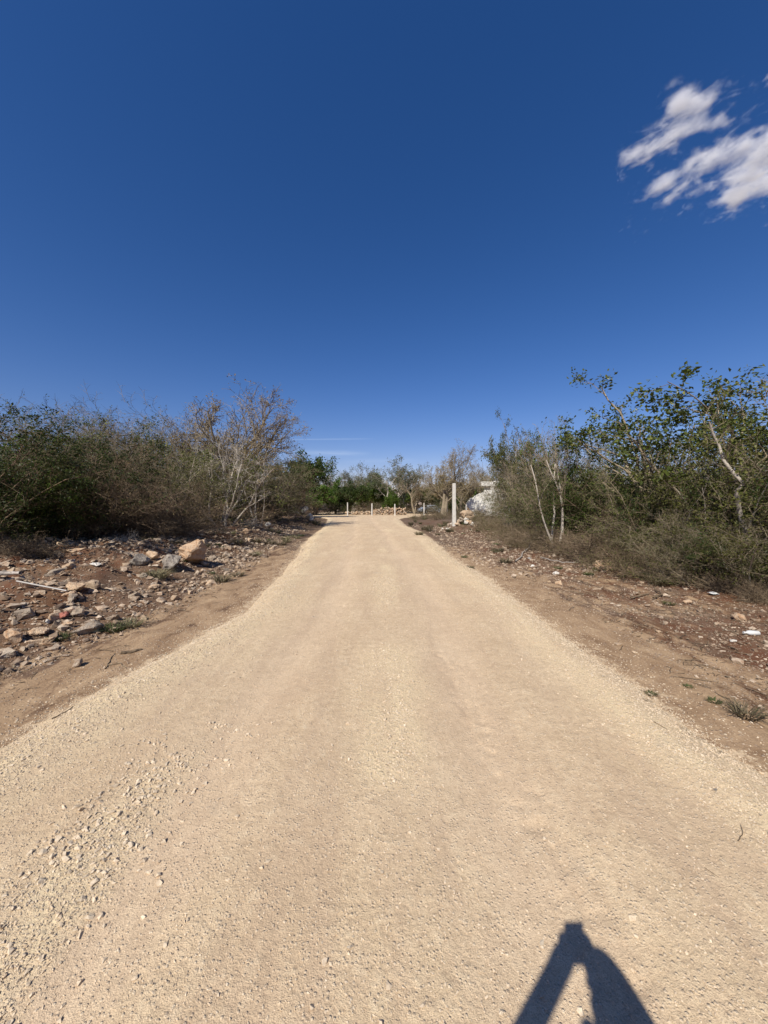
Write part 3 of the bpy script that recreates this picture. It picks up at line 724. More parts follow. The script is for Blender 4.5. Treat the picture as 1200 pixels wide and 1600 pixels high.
def white_house():
    D = 56.0; x0 = (752 - 600) / F * D; x1 = (826 - 600) / F * D; L = x1 - x0
    zg = float(ground_h(x0, D)); t = thing('white_house', (x0, D, zg), 'small white flat roofed house mostly hidden behind the right trees', 'house')
    zr = CAM_Z + (HOR - 752) / F * D - zg; zb = CAM_Z + (HOR - 760) / F * D - zg
    bm = bmesh.new(); box(bm, 0.5, L, 0.3, 5.5, -0.2, zb); bm_obj('wall', bm, M['wall_white'], t)
    bm = bmesh.new(); box(bm, 0, L + 0.4, -0.2, 6, zb + 0.002, zr); bm_obj('roof', bm, M['wall_white'], t, bevel=0.04)
    bm = bmesh.new(); box(bm, 1.4, 1.9, -0.15, 0.25, 0, zb); bm_obj('porch_column', bm, M['wall_white'], t, bevel=0.03)
    for wx_ in (2.8, 5.6):
        fr = bmesh.new(); box(fr, wx_, wx_ + 1.2, 0.22, 0.32, 1.2, 2.3); w = bm_obj('window', fr, M['wall_white'], t, bevel=0.01)
        pn = bmesh.new(); box(pn, wx_ + .08, wx_ + 1.12, 0.20, 0.24, 1.28, 2.22); bm_obj('pane', pn, M['glass_dark'], w)
    bm = bmesh.new(); box(bm, 4.3, 5.15, 0.23, 0.31, 0, 2.1); bm_obj('door', bm, M['bark_brown'], t, bevel=0.01)
white_house()

def car():
    D = 66.0; x, y, z = at(671, D)
    t = thing('parked_car', (x, y, float(ground_h(x, y))), 'distant pale car half hidden behind trees right of the road end', 'car', rz=0.5)
    prof = [(-2.1, .35), (-2.15, .75), (-1.9, .95), (-1.3, 1.02), (-.75, 1.45), (.75, 1.48), (1.45, 1.0), (2.0, .9), (2.15, .7), (2.1, .35)]
    bm = bmesh.new(); vs = [[bm.verts.new((px_, s * (.84 if pz > 1.1 else .9), pz)) for px_, pz in prof] for s in (-1, 1)]
    bm.faces.new(vs[0][::-1]); bm.faces.new(vs[1])
    for i in range(len(prof)):
        j = (i + 1) % len(prof); bm.faces.new((vs[0][i], vs[0][j], vs[1][j], vs[1][i]))
    bmesh.ops.recalc_face_normals(bm, faces=bm.faces); bm_obj('body', bm, M['paint_grey'], t, bevel=0.06, smooth=False)
    for nm, pts in (('windscreen', [(-1.22, 1.06), (-.8, 1.4)]), ('rear_window', [(1.37, 1.05), (.8, 1.42)])):
        bm = bmesh.new(); (a, az_), (b_, bz_) = pts; s = -0.03 if a < 0 else 0.03
        vv = [bm.verts.new(p) for p in ((a + s, -.72, az_ + .02), (a + s, .72, az_ + .02), (b_ + s, .68, bz_ + .02), (b_ + s, -.68, bz_ + .02))]
        f = bm.faces.new(vv); bmesh.ops.extrude_face_region(bm, geom=[f]); bm_obj(nm, bm, M['glass_dark'], t)
    for s in (-1, 1):
        bm = bmesh.new(); box(bm, -.7, .7, s * .86 - .02, s * .86 + .02, 1.06, 1.36); bm_obj('side_window', bm, M['glass_dark'], t)
        for wx_ in (-1.35, 1.35):
            bm = bmesh.new(); bmesh.ops.create_cone(bm, cap_ends=True, segments=16, radius1=.33, radius2=.33, depth=.22, matrix=Matrix.Translation((wx_, s * .84, .33)) @ Matrix.Rotation(math.pi / 2, 4, 'X'))
            w = bm_obj('wheel', bm, M['rubber'], t)
            bm = bmesh.new(); bmesh.ops.create_cone(bm, cap_ends=True, segments=12, radius1=.2, radius2=.2, depth=.24, matrix=Matrix.Translation((wx_, s * .845, .33)) @ Matrix.Rotation(math.pi / 2, 4, 'X'))
            bm_obj('rim', bm, M['paint_grey'], w)
        bm = bmesh.new(); box(bm, -2.17, -2.1, s * .6 - .15, s * .6 + .15, .68, .8); bm_obj('headlight', bm, M['plastic'], t)
car()

def lathe(prof, seg=20):
    bm = bmesh.new(); rings = []
    for (x_, r_) in prof: rings.append([bm.verts.new((x_, r_ * math.cos(2 * math.pi * k / seg), r_ * math.sin(2 * math.pi * k / seg))) for k in range(seg)])
    for a, b_ in zip(rings, rings[1:]):
        for k in range(seg): bm.faces.new((a[k], a[(k + 1) % seg], b_[(k + 1) % seg], b_[k]))
    return bm
# white plastic tub on its side, at the right edge
x, y, z = hit(1174, 994)
t = thing('plastic_bottle', (x, y, z + 0.028), 'crushed white plastic bottle lying on its side at the edge of the right thicket', 'bottle', rz=-0.12, sc=(0.72, 0.72, 0.72))
bm = lathe([(-.105, .0), (-.105, .038), (-.1, .043), (.02, .044), (.055, .043), (.075, .03), (.082, .018), (.11, .017)])
for v in bm.verts:
    v.co.z *= 0.85 + 0.08 * math.sin(v.co.x * 60)
bm_obj('bottle_body', bm, M['plastic'], t, smooth=True)
bm = lathe([(.108, .0), (.108, .02), (.128, .02), (.128, .0)]); bm_obj('cap', bm, M['plastic'], t)
t.rotation_euler = (0, 0, math.pi - 0.12)
# scrap of white plastic by the thicket
def scrap(px, py, w, label, seed):
    x, y, z = hit(px, py); r_ = rs(seed); r = w / F * y / 2
    n = 9; V = []; 
    for i in range(n):
        for j in range(n):
            u = i / (n - 1) * 2 - 1; v = j / (n - 1) * 2 - 1
            V.append((u * r * (1 - .25 * abs(v)), v * r * .55, r * (0.25 + .28 * math.cos(u * 1.5) * math.cos(v * 1.4)) + r * .12 * (r_.rand() - .5)))
    Q = [(i * n + j, (i + 1) * n + j, (i + 1) * n + j + 1, i * n + j + 1) for i in range(n - 1) for j in range(n - 1)]
    me = make_mesh('plastic_scrap', V, [np.array(Q)], M['plastic']); o = obj('plastic_scrap', me, None, (x, y, z + 0.005), label=label, category='litter')
    md = o.modifiers.new('thickness', 'SOLIDIFY'); md.thickness = 0.004
    o.rotation_euler = (0.1, 0.1, 0.2)
scrap(1114, 932, 17, 'crumpled white plastic scrap on the ground in front of the right thicket', 3)
scrap(827, 873, 6, 'torn scrap of white plastic on the verge below fallen branches', 4)

def tube(name, pts, radii, mat, parent=None, seg=7, **p):
    pts = np.array(pts, float)[None]; V, Q = tubes(pts, np.array(radii, float)[None], seg)
    return obj(name, make_mesh(name, V, [Q], mat, smooth=True), parent, **p)

# ------------------------------------------------------------------ plants
def unit(a): return a / (np.linalg.norm(a, axis=-1, keepdims=True) + 1e-9)
def tubes(P, R, S):
    """P (N,K,3) polylines, R (N,K) radii -> verts, quads"""
    N, K, _ = P.shape
    T = np.empty_like(P); T[:, 1:-1] = P[:, 2:] - P[:, :-2]; T[:, 0] = P[:, 1] - P[:, 0]; T[:, -1] = P[:, -1] - P[:, -2]
    T = unit(T)
    ref = np.where(np.abs(T[:, :1, 2:3]) > 0.85, np.array([1., 0.2, 0]), np.array([0., 0.1, 1.]))
    ref = np.broadcast_to(ref, T.shape)
    A = unit(np.cross(T, ref)); B = np.cross(T, A)
    ang = np.arange(S) * 2 * np.pi / S
    V = P[:, :, None] + R[:, :, None, None] * (np.cos(ang)[None, None, :, None] * A[:, :, None] + np.sin(ang)[None, None, :, None] * B[:, :, None])
    base = (np.arange(N)[:, None, None] * K + np.arange(K - 1)[None, :, None]) * S
    s = np.arange(S)[None, None, :]; s2 = (s + 1) % S
    Q = np.stack([base + s, base + s2, base + S + s2, base + S + s], -1).reshape(-1, 4)
    return V.reshape(-1, 3), Q

def grow(rng, start, d, L, R, levels, first=None):
    """levels: dicts nseg, wig, trop, n, ratio, ang, f0 ; returns per level (P,R)"""
    out = []
    for li, lv in enumerate(levels):
        N = len(start); K = lv['nseg'] + 1
        P = np.zeros((N, K, 3)); P[:, 0] = start; D = np.zeros((N, K, 3)); D[:, 0] = d
        cd = d.copy()
        for k in range(1, K):
            cd = unit(cd + lv['wig'] * rng.randn(N, 3) + np.array([0, 0, lv['trop']]))
            P[:, k] = P[:, k - 1] + cd * (L / lv['nseg'])[:, None]; D[:, k] = cd
        if li == 0 and first is not None:
            P = first.copy(); D[:, 1:] = unit(P[:, 1:] - P[:, :-1])
        taper = np.linspace(1, lv.get('tip', 0.35), K)
        RR = R[:, None] * taper[None]
        out.append((P, RR))
        if li == len(levels) - 1: break
        n = lv['n']; f = lv.get('f0', 0.3) + (1 - lv.get('f0', 0.3)) * ((np.arange(n)[None] + rng.rand(N, n)) / n)
        f = np.clip(f, 0, 0.999) * lv['nseg']; i0 = f.astype(int); fr = f - i0
        ar = np.arange(N)[:, None]
        st = P[ar, i0] * (1 - fr[..., None]) + P[ar, i0 + 1] * fr[..., None]
        dd = D[ar, i0 + 1]
        rr = RR[ar, i0] * (1 - fr) + RR[ar, i0 + 1] * fr
        rnd = rng.randn(N, n, 3); rnd = unit(rnd - (rnd * dd).sum(-1, keepdims=True) * dd)
        a = np.radians(lv['ang'] * (0.7 + 0.6 * rng.rand(N, n, 1)))
        cdir = unit(dd * np.cos(a) + rnd * np.sin(a))
        start = st.reshape(-1, 3); d = cdir.reshape(-1, 3)
        Lc = (L[:, None] * lv['ratio'] * (0.55 + 0.7 * rng.rand(N, n)) * (1.15 - 0.5 * f / lv['nseg']))
        R = (rr * lv.get('rr', 0.55)).reshape(-1); L = Lc.reshape(-1)
        R = np.maximum(R, lv.get('rmin', 0.003))
    return out

def leaves_on(rng, P, per, size, spread=0.03, aspect=0.5, droop=0.3, frac=1.0):
    N, K, _ = P.shape
    if frac < 1: P = P[rng.rand(N) < frac]; N = len(P)
    f = rng.rand(N, per) * (K - 1) * 0.999; i0 = f.astype(int); fr = (f - i0)[..., None]; ar = np.arange(N)[:, None]
    c = (P[ar, i0] * (1 - fr) + P[ar, i0 + 1] * fr).reshape(-1, 3) + spread * rng.randn(N * per, 3)
    tw = np.repeat(unit(P[:, -1] - P[:, 0]), per, 0)
    ax = unit(tw * 0.5 + rng.randn(len(c), 3) * 0.8 + np.array([0, 0, -droop]))
    sd = unit(np.cross(ax, rng.randn(len(c), 3) * 0.6 + np.array([0, 0, 1.0])))
    nm = np.cross(ax, sd)
    s = size * (0.6 + 0.8 * rng.rand(len(c), 1))
    a = c; m1 = c + ax * s * 0.5 + sd * s * aspect * 0.5 + nm * s * 0.08; m2 = c + ax * s * 0.5 - sd * s * aspect * 0.5 + nm * s * 0.08; tip = c + ax * s - nm * s * 0.05
    V = np.stack([a, m1, tip, m2], 1).reshape(-1, 3)
    Q = np.arange(len(c) * 4).reshape(-1, 4)
    tone = np.repeat(np.clip(rng.rand(len(c)) * 0.9 + 0.1 * rng.randn(len(c)), 0, 1), 4)
    return V, Q, tone

def cat(*parts):
    V = []; Q = []; T = []; o = 0
    for p in parts:
        V.append(p[0]); Q.append(p[1] + o); o += len(p[0])
        if len(p) > 2: T.append(p[2])
    return np.concatenate(V), np.concatenate(Q), (np.concatenate(T) if T else None)

PROTO = {}
def proto(key, parts, nominal):
    """parts: list of (part name, mesh, kind)"""
    PROTO[key] = (parts, nominal)
def finish(key, lv, split, matA, matB, S=(7, 5, 3, 3, 3), leafparts=(), names=('trunk', 'branches', 'foliage')):
    wood = [tubes(P, R, S[min(i, len(S) - 1)]) for i, (P, R) in enumerate(lv)]
    top = max(np.percentile(P[..., 2], 99.5) for P, R in lv)
    parts = []
    a = cat(*wood[:split]); parts.append((names[0], make_mesh(key + '_' + names[0], a[0], [a[1]], matA, smooth=True), None))
    b = cat(*wood[split:]); parts.append((names[1], make_mesh(key + '_' + names[1], b[0], [b[1]], matB), 'stuff'))
    for (V, Q, T, mt) in leafparts:
        parts.append((names[2], make_mesh(key + '_' + names[2], V, [Q], mt, {'tone': T}), 'stuff'))
    proto(key, parts, top)

def stems(rng, n, spread, tilt, L, R):
    a = rng.rand(n) * 2 * np.pi; q = np.sqrt(rng.rand(n)) * spread
    st = np.stack([q * np.cos(a), q * np.sin(a), -0.05 * np.ones(n)], 1)
    a2 = a + rng.randn(n) * 0.7; t = np.radians(tilt) * (0.15 + 0.95 * rng.rand(n))
    d = np.stack([np.sin(t) * np.cos(a2), np.sin(t) * np.sin(a2), np.cos(t)], 1)
    return st, d, L * (0.65 + 0.55 * rng.rand(n)), R * (0.7 + 0.6 * rng.rand(n))

def shrub(key, seed, mA, mB, leaf=None, per=0, lsize=0.04, n=13, ch=(9, 7, 4), tilt=42, lfrac=1.0, wig=0.16, L=2.2, aspect=0.5, skirt=True, second=None):
    r_ = rs(seed)
    st, d, L_, R_ = stems(r_, n, 0.65, tilt, L, 0.014)
    levels = [dict(nseg=7, wig=wig, trop=0.05, n=ch[0], ratio=0.52, ang=48, f0=0.08 if skirt else 0.35, rr=0.6),
              dict(nseg=5, wig=wig * 1.2, trop=0.03, n=ch[1], ratio=0.5, ang=45, f0=0.15, rr=0.6),
              dict(nseg=3, wig=wig * 1.5, trop=0.0, n=ch[2], ratio=0.5, ang=45, f0=0.1, rr=0.7, rmin=0.0020),
              dict(nseg=2, wig=wig * 1.6, trop=-0.02, tip=0.5)]
    lv = grow(r_, st, d, L_, R_, levels)
    lps = []
    if leaf:
        P = lv[-1][0]; P2 = lv[-2][0]
        if skirt: 
            pass
        a = leaves_on(r_, P, per, lsize, 0.03, aspect, frac=lfrac); b = leaves_on(r_, P2, max(1, per // 2), lsize, 0.05, aspect, frac=lfrac)
        V, Q, T = cat(a, b); lps.append((V, Q, T, leaf))
    if second:
        V, Q, T = leaves_on(r_, lv[-1][0], 1, lsize, 0.03, aspect, frac=second[1]); lps.append((V, Q, T, second[0]))
    finish(key, lv, 1, mA, mB, (6, 4, 3, 3), lps, ('stems', 'twigs', 'foliage'))

shrub('bare_a', 1, M['bark_grey'], M['bark_grey'], M['leaf_greyg'], 1, 0.045, ch=(10, 9, 6), lfrac=0.16, wig=0.19)
shrub('bare_b', 2, M['bark_grey'], M['bark_brown'], M['leaf_tan'], 1, 0.04, ch=(10, 9, 6), tilt=52, lfrac=0.08, wig=0.2)
shrub('olive_a', 3, M['bark_grey'], M['bark_grey'], M['leaf_olive'], 3, 0.036, ch=(9, 8, 5), lfrac=0.85)
shrub('dark_a', 5, M['bark_brown'], M['bark_brown'], M['leaf_dark'], 6, 0.046, ch=(9, 8, 4), tilt=46)
shrub('green_a', 6, M['bark_brown'], M['bark_brown'], M['leaf_green'], 6, 0.046, ch=(9, 8, 4), tilt=44)
shrub('light_a', 8, M['bark_pale'], M['bark_grey'], M['leaf_olive'], 5, 0.042, n=12, ch=(9, 8, 4), tilt=36, aspect=0.65, wig=0.2)
shrub('wispy', 9, M['bark_dead'], M['bark_dead'], M['leaf_olive'], 1, 0.032, n=26, ch=(6, 5, 4), tilt=75, L=1.3, lfrac=0.75, wig=0.22)

def tree(key, seed, trunkL, R, levels, mA, mB, n=1, spread=0.0, tilt=8, leafs=(), split=2, S=(9, 6, 5, 3, 3), lvl=-1):
    r_ = rs(seed); st, d, L_, R_ = stems(r_, n, spread, tilt, trunkL, R)
    if n == 1: L_[:] = trunkL; R_[:] = R
    lv = grow(r_, st, d, L_, R_, levels)
    lps = []
    for (mt, per, size, frac, asp, sp) in leafs:
        V, Q, T = leaves_on(r_, lv[lvl][0], per, size, sp, asp, frac=frac); lps.append((V, Q, T, mt))
    finish(key, lv, split, mA, mB, S, lps)

def lvls(spec):
    out = []
    for s in spec: out.append(dict(nseg=s[0], wig=s[1], trop=s[2], n=s[3], ratio=s[4], ang=s[5], f0=s[6], rr=s[7], rmin=s[8] if len(s) > 8 else 0.004))
    return out
# big leafless tree, spreading fan of limbs, a few tan leaves
tree('bare_tree', 21, 2.6, 0.24, lvls([(5, .10, .05, 6, 1.55, 52, .5, .6), (8, .14, .035, 11, .56, 44, .2, .5), (5, .17, .02, 8, .5, 42, .2, .6), (4, .2, .03, 5, .5, 40, .1, .75, .009), (2, .2, .02, 0, 0, 0, 0, 0)]),
     M['bark_grey'], M['bark_grey'], n=2, spread=0.25, tilt=24, leafs=[(M['leaf_tan'], 2, 0.06, 0.8, 0.6, 0.06)])
tree('tan_tree', 22, 2.4, 0.16, lvls([(5, .12, .06, 6, 1.3, 48, .45, .55), (7, .14, .05, 8, .55, 40, .25, .5), (5, .15, .04, 7, .5, 36, .2, .55), (4, .2, .03, 4, .5, 40, .1, .7, .006), (2, .2, .02, 0, 0, 0, 0, 0)]),
     M['bark_grey'], M['bark_grey'], n=2, spread=0.25, tilt=25, leafs=[(M['leaf_tan'], 2, 0.06, 0.75, 0.6, 0.06)])
# pale barked many-stemmed small tree
tree('pale_tree', 23, 2.6, 0.034, lvls([(8, .13, .06, 6, .55, 32, .35, .6), (6, .15, .05, 5, .55, 36, .2, .6), (5, .18, .03, 5, .5, 38, .2, .6), (3, .2, .0, 0, 0, 0, 0, 0, .003)]),
     M['bark_pale'], M['bark_pale'], n=8, spread=0.3, tilt=42, split=2, leafs=[(M['leaf_tan'], 1, 0.05, 0.2, 0.5, 0.03)])
tree('pale_upright', 24, 2.7, 0.040, lvls([(8, .10, .10, 7, .55, 30, .4, .6), (6, .12, .08, 6, .5, 34, .2, .6), (5, .15, .05, 5, .5, 36, .2, .6), (3, .2, .03, 0, 0, 0, 0, 0, .003)]),
     M['bark_pale'], M['bark_grey'], n=4, spread=0.25, tilt=24, split=1, leafs=[(M['leaf_green'], 2, 0.075, 0.22, 0.6, 0.04)])
# broad leaved tree with leaf tufts at the tips of arching limbs
tree('broad_tree', 25, 2.0, 0.055, lvls([(6, .10, .04, 6, 1.05, 42, .45, .6), (7, .13, .08, 6, .42, 42, .35, .6), (4, .15, .05, 4, .42, 50, .5, .7), (3, .2, .06, 0, 0, 0, 0, 0, .006)]),
     M['bark_grey'], M['bark_grey'], n=4, spread=0.3, tilt=32, split=2, leafs=[(M['leaf_broad'], 22, 0.056, 0.95, 0.55, 0.06)])
tree('green_tree', 26, 2.0, 0.11, lvls([(5, .12, .08, 8, .9, 46, .35, .6), (6, .14, .05, 8, .5, 44, .25, .6), (4, .18, .03, 6, .5, 45, .1, .6), (3, .2, .0, 4, .5, 45, .1, .7, .005), (2, .2, 0, 0, 0, 0, 0, 0)]),
     M['bark_brown'], M['bark_brown'], n=2, spread=0.2, tilt=20, leafs=[(M['leaf_green'], 5, 0.16, 1.0, 0.6, 0.09)])
tree('dark_tree', 27, 2.2, 0.12, lvls([(5, .12, .08, 8, .9, 50, .3, .6), (6, .14, .05, 8, .5, 44, .25, .6), (4, .18, .03, 6, .5, 45, .1, .6), (3, .2, .0, 3, .5, 45, .1, .7, .005), (2, .2, 0, 0, 0, 0, 0, 0)]),
     M['bark_brown'], M['bark_brown'], n=2, spread=0.2, tilt=22, leafs=[(M['leaf_dark'], 5, 0.15, 1.0, 0.5, 0.09)])
# wide open crown, fine grey green leaflets
tree('feather_tree', 28, 2.6, 0.12, lvls([(6, .12, .08, 6, 1.0, 50, .4, .55), (7, .14, .03, 8, .5, 46, .25, .55), (5, .16, .02, 7, .5, 42, .2, .6), (4, .18, .0, 4, .5, 42, .1, .7, .006), (2, .2, 0, 0, 0, 0, 0, 0)]),
     M['bark_pale'], M['bark_grey'], n=2, spread=0.2, tilt=24, leafs=[(M['leaf_greyg'], 2, 0.13, 0.9, 0.4, 0.08)])
# lone crooked pale trunk at the right edge: a bent stem that leans left, then rises
def crooked():
    r_ = rs(29)
    pts = [(1196, 905), (1188, 872), (1176, 838), (1160, 800), (1146, 765), (1152, 752), (1137, 735), (1130, 715), (1130, 690), (1122, 672), (1112, 655)]
    D_ = 6.9; b = at(1196, D_)
    P = np.array([[(px - 600) / F * D_ - b[0], 0.12 * math.sin(i * 0.9), CAM_Z + (HOR - py) / F * D_ - b[2]] for i, (px, py) in enumerate(pts)])[None]
    P[0, 0, 2] = -0.1
    levels = lvls([(10, 0, 0, 9, .30, 50, .4, .5), (6, .15, .06, 7, .5, 40, .2, .6), (4, .2, .03, 5, .5, 40, .2, .7), (2, .2, .0, 0, 0, 0, 0, 0, .003)])
    lv = grow(r_, P[:, 0], np.array([[0, 0, 1.0]]), np.array([2.6]), np.array([0.05]), levels, P)
    V, Q, T = leaves_on(r_, lv[-1][0], 3, 0.042, 0.04, 0.65, frac=0.8)
    finish('crooked_tree', lv, 1, M['bark_pale'], M['bark_grey'], (8, 5, 3, 3), [(V, Q, T, M['leaf_olive'])])
crooked()

def brush(key, seed, n, Rr, H, stick, mat, leaf=None):
    r_ = rs(seed); a = r_.rand(n) * 2 * np.pi; q = np.sqrt(r_.rand(n)) * Rr * 0.75
    st = np.stack([q * np.cos(a), q * np.sin(a) * 0.7, H * (1 - (q / Rr) ** 2) * r_.rand(n) * 0.9], 1)
    a2 = r_.rand(n) * 2 * np.pi; el = np.radians(r_.uniform(-16, 38, n))
    d = np.stack([np.cos(el) * np.cos(a2), np.cos(el) * np.sin(a2), np.sin(el)], 1)
    levels = [dict(nseg=6, wig=.12, trop=-0.03, n=6, ratio=.5, ang=38, f0=.15, rr=.6), dict(nseg=4, wig=.2, trop=-0.02, n=5, ratio=.5, ang=40, f0=.2, rr=.6, rmin=.0028), dict(nseg=3, wig=.25, trop=0.0)]
    lv = grow(r_, st, d, stick * (0.6 + 0.6 * r_.rand(n)), 0.013 * (0.6 + r_.rand(n)), levels)
    for P, R in lv: P[..., 2] = np.abs(P[..., 2]) * 0.92 + 0.0
    lps = []
    if leaf:
        V, Q, T = leaves_on(r_, lv[-1][0], 1, 0.045, 0.04, 0.5, frac=0.5); lps.append((V, Q, T, leaf))
    finish(key, lv, 1, mat, mat, (5, 3, 3), lps, ('branches', 'twigs', 'dry_leaves'))
brush('brush_a', 31, 120, 1.5, 0.9, 1.3, M['bark_dead'], M['leaf_dead'])
brush('brush_b', 33, 90, 1.2, 0.5, 0.9, M['bark_silver'])

def tuft_mesh(key, seed, n, h, spread, mat, curl=0.5, w=0.006):
    r_ = rs(seed); a = r_.rand(n) * 6.283; q = np.sqrt(r_.rand(n)) * spread
    st = np.stack([q * np.cos(a), q * np.sin(a), np.zeros(n)], 1)
    a2 = a + r_.randn(n) * .8; t = r_.rand(n) * 0.9
    out = np.stack([np.cos(a2), np.sin(a2), np.zeros(n)], 1); H = h * (0.5 + 0.6 * r_.rand(n))[:, None]
    m = st + out * H * (0.25 + 0.3 * t[:, None]) + np.array([0, 0, 1]) * H * 0.62; e = st + out * H * (0.6 + curl * t[:, None]) + np.array([0, 0, 1]) * H * (1 - 0.45 * t[:, None])
    sd = np.stack([-np.sin(a2), np.cos(a2), np.zeros(n)], 1) * w
    V = np.stack([st - sd, st + sd, m + sd * .8, m - sd * .8, e], 1).reshape(-1, 3)
    b = np.arange(n)[:, None] * 5
    Q = b + np.array([0, 1, 2, 3]); Tq = b + np.array([3, 2, 4])
    return make_mesh(key, V, [Q, Tq], mat, {'tone': np.repeat(r_.rand(n), 5)})
TUFT = {'green': [tuft_mesh('grass_tuft', 50 + i, 90, 0.16, 0.10, M['grass_green']) for i in range(3)],
        'dry': [tuft_mesh('grass_tuft', 60 + i, 110, 0.34, 0.14, M['grass_dry'], w=0.007) for i in range(3)]}

def plant(key, name, px, depth, h, label, catg, group=None, wf=1.0, seed=0, rz=None, x=None):
    parts, nom = PROTO[key]
    if x is None: X, Y, Z = at(px, depth)
    else: X, Y, Z = x, depth, float(surf(x, depth))
    s = h / nom
    r_ = random.Random(seed * 7919 + int(X * 100) + int(depth * 10))
    t = thing(name, (X, Y, Z - 0.04), label, catg, group, rz if rz is not None else r_.uniform(0, 6.28), (s * wf, s * wf, s))
    for (pn, me, kd) in parts: obj(pn, me, t, kind=kd)
    return t
def hpx(top_py, depth): return CAM_Z + (HOR - top_py) / F * depth

# ---- left thicket
L1 = 'shrubs of the thicket left of the road'
left = [
 ('dark_a', 'leafy_shrub', -50, 7.6, 710, 1.3, 'dark green leafy shrub at the front of the thicket, cut by the left edge'),
 ('green_a', 'leafy_shrub', 20, 9.0, 708, 1.3, 'dense green shrub near the left edge, dark and shaded at its foot'),
 ('dark_a', 'leafy_shrub', 78, 10.0, 708, 1.35, 'dark green shrub with brown twigs through it, second from the left edge'),
 ('bare_b', 'bare_shrub', 128, 10.6, 720, 1.3, 'reddish brown leafless shrub in front of the olive topped thicket'),
 ('bare_a', 'bare_shrub', 180, 11.4, 720, 1.25, 'grey brown tangle of leafless twigs in the front middle of the left thicket'),
 ('bare_b', 'bare_shrub', 236, 13.2, 720, 1.35, 'brown twiggy shrub behind the dark brush heap on the bank'),
 ('olive_a', 'olive_shrub', 275, 15.5, 720, 1.3, 'olive leafed shrub just left of the pale many stemmed tree'),
 ('bare_a', 'bare_shrub', 298, 18.5, 726, 1.0, 'fine grey shrub of drooping twigs left of the white stems'),
 ('olive_a', 'olive_shrub', 385, 24.5, 726, 1.3, 'olive brown shrub right of the pale many stemmed tree'),
 ('bare_b', 'bare_shrub', 405, 26.0, 736, 1.2, 'brown twiggy shrub at the right end of the left thicket'),
 ('bare_b', 'bare_shrub', 420, 34.0, 754, 1.0, 'low brown shrub beside the white boulders at the bend'),
 # second row
 ('dark_a', 'leafy_shrub', 10, 12.0, 691, 1.2, 'tall dark shrub behind the front row at the left edge'),
 ('olive_a', 'olive_shrub', 70, 13.0, 691, 1.25, 'olive green shrub rising behind the dark shrubs at the left'),
 ('olive_a', 'olive_shrub', 125, 14.0, 691, 1.25, 'olive shrub with twiggy top behind the reddish brown shrub'),
 ('olive_a', 'olive_shrub', 190, 15.0, 698, 1.3, 'yellowish olive shrub behind the grey tangle of twigs'),
 ('light_a', 'olive_shrub', 240, 17.5, 704, 1.2, 'yellow green shrub catching the sun in the middle of the thicket'),
 ('olive_a', 'olive_shrub', 292, 19.5, 712, 1.25, 'dull olive shrub below the tall bare tree'),
 ('bare_a', 'bare_shrub', 345, 23.0, 720, 1.3, 'grey green twiggy shrub behind the pale many stemmed tree'),
 ('olive_a', 'olive_shrub', 412, 27.0, 724, 1.3, 'grey olive shrub below the right side of the tan leaved tree'),
 ('bare_a', 'bare_shrub', 415, 34.0, 722, 1.1, 'thin grey shrub marking the right end of the back row'),
 # third row, tops against the sky
 ('bare_a', 'bare_shrub', 60, 17.0, 666, 1.2, 'bare crown with fine twigs against the sky, left of the crowned skyline'),
 ('bare_a', 'bare_shrub', 115, 17.0, 654, 1.1, 'bare fan shaped crown rising highest near the left edge'),
 ('bare_b', 'bare_shrub', 165, 19.0, 658, 1.2, 'brown bare crown against the sky left of the thicket middle'),
 ('bare_a', 'bare_shrub', 215, 20.0, 652, 1.1, 'wispy bare crown against the sky in the thicket middle'),
 ('bare_a', 'bare_shrub', 262, 23.0, 658, 1.2, 'fine grey crown against the sky beside the tall bare tree'),
]
for i, (k, nm, px, d, tp, wf, lab) in enumerate(left):
    plant(k, nm, px, d, hpx(tp, d), lab, 'shrub', L1, wf, i)
plant('broad_tree', 'leafy_tree', -60, 15.5, hpx(655, 15.5), 'dark leaved tree poking into the sky at the left edge', 'tree', None, 1.0, 3)
plant('bare_tree', 'bare_tree', 300, 21.0, hpx(608, 21.0), 'tallest tree on the left, a leafless fan of branches against the sky', 'tree', None, 1.2, 5, rz=0.4)
plant('tan_tree', 'bare_tree', 392, 25.0, hpx(650, 25.0), 'tan leaved tree right of the tallest bare tree', 'tree', None, 0.95, 6, rz=2.0)
plant('pale_tree', 'pale_tree', 350, 16.6, hpx(700, 16.6), 'white barked tree with many leaning stems at the foot of the left thicket', 'tree', None, 1.15, 7, rz=1.0)
plant('pale_upright', 'pale_tree', 402, 20.0, hpx(712, 20.0), 'thin pale trunked tree between the white stems and the bend', 'tree', None, 0.8, 8)
# unseen left: shrubs beside the camera
for i, (x_, d, h) in enumerate(((-13.0, 4.5, 4.2), (-13.6, 0.8, 4.2), (-13.5, 8.0, 4.6))):
    plant('dark_a', 'leafy_shrub', 0, d, h, 'dark green shrub of the left thicket just outside the view', 'shrub', 'shrubs beside the viewer on the left', 1.4, i, x=x_)
# deep mass behind the left rows
k_ = 0
for d in (16, 21, 27, 34):
    for xo in (-17, -21.5, -27):
        xx = xo - 0.18 * d + 2; px_ = 600 + xx / d * F
        if px_ < -120: continue
        plant(['dark_a', 'olive_a', 'bare_a'][k_ % 3], 'thicket_shrub', 0, d, [3.6, 3.9, 4.1][k_ % 3], 'shrub deep in the thicket behind the left front rows', 'shrub', 'shrubs deep in the left thicket', 1.45, k_, x=xx); k_ += 1

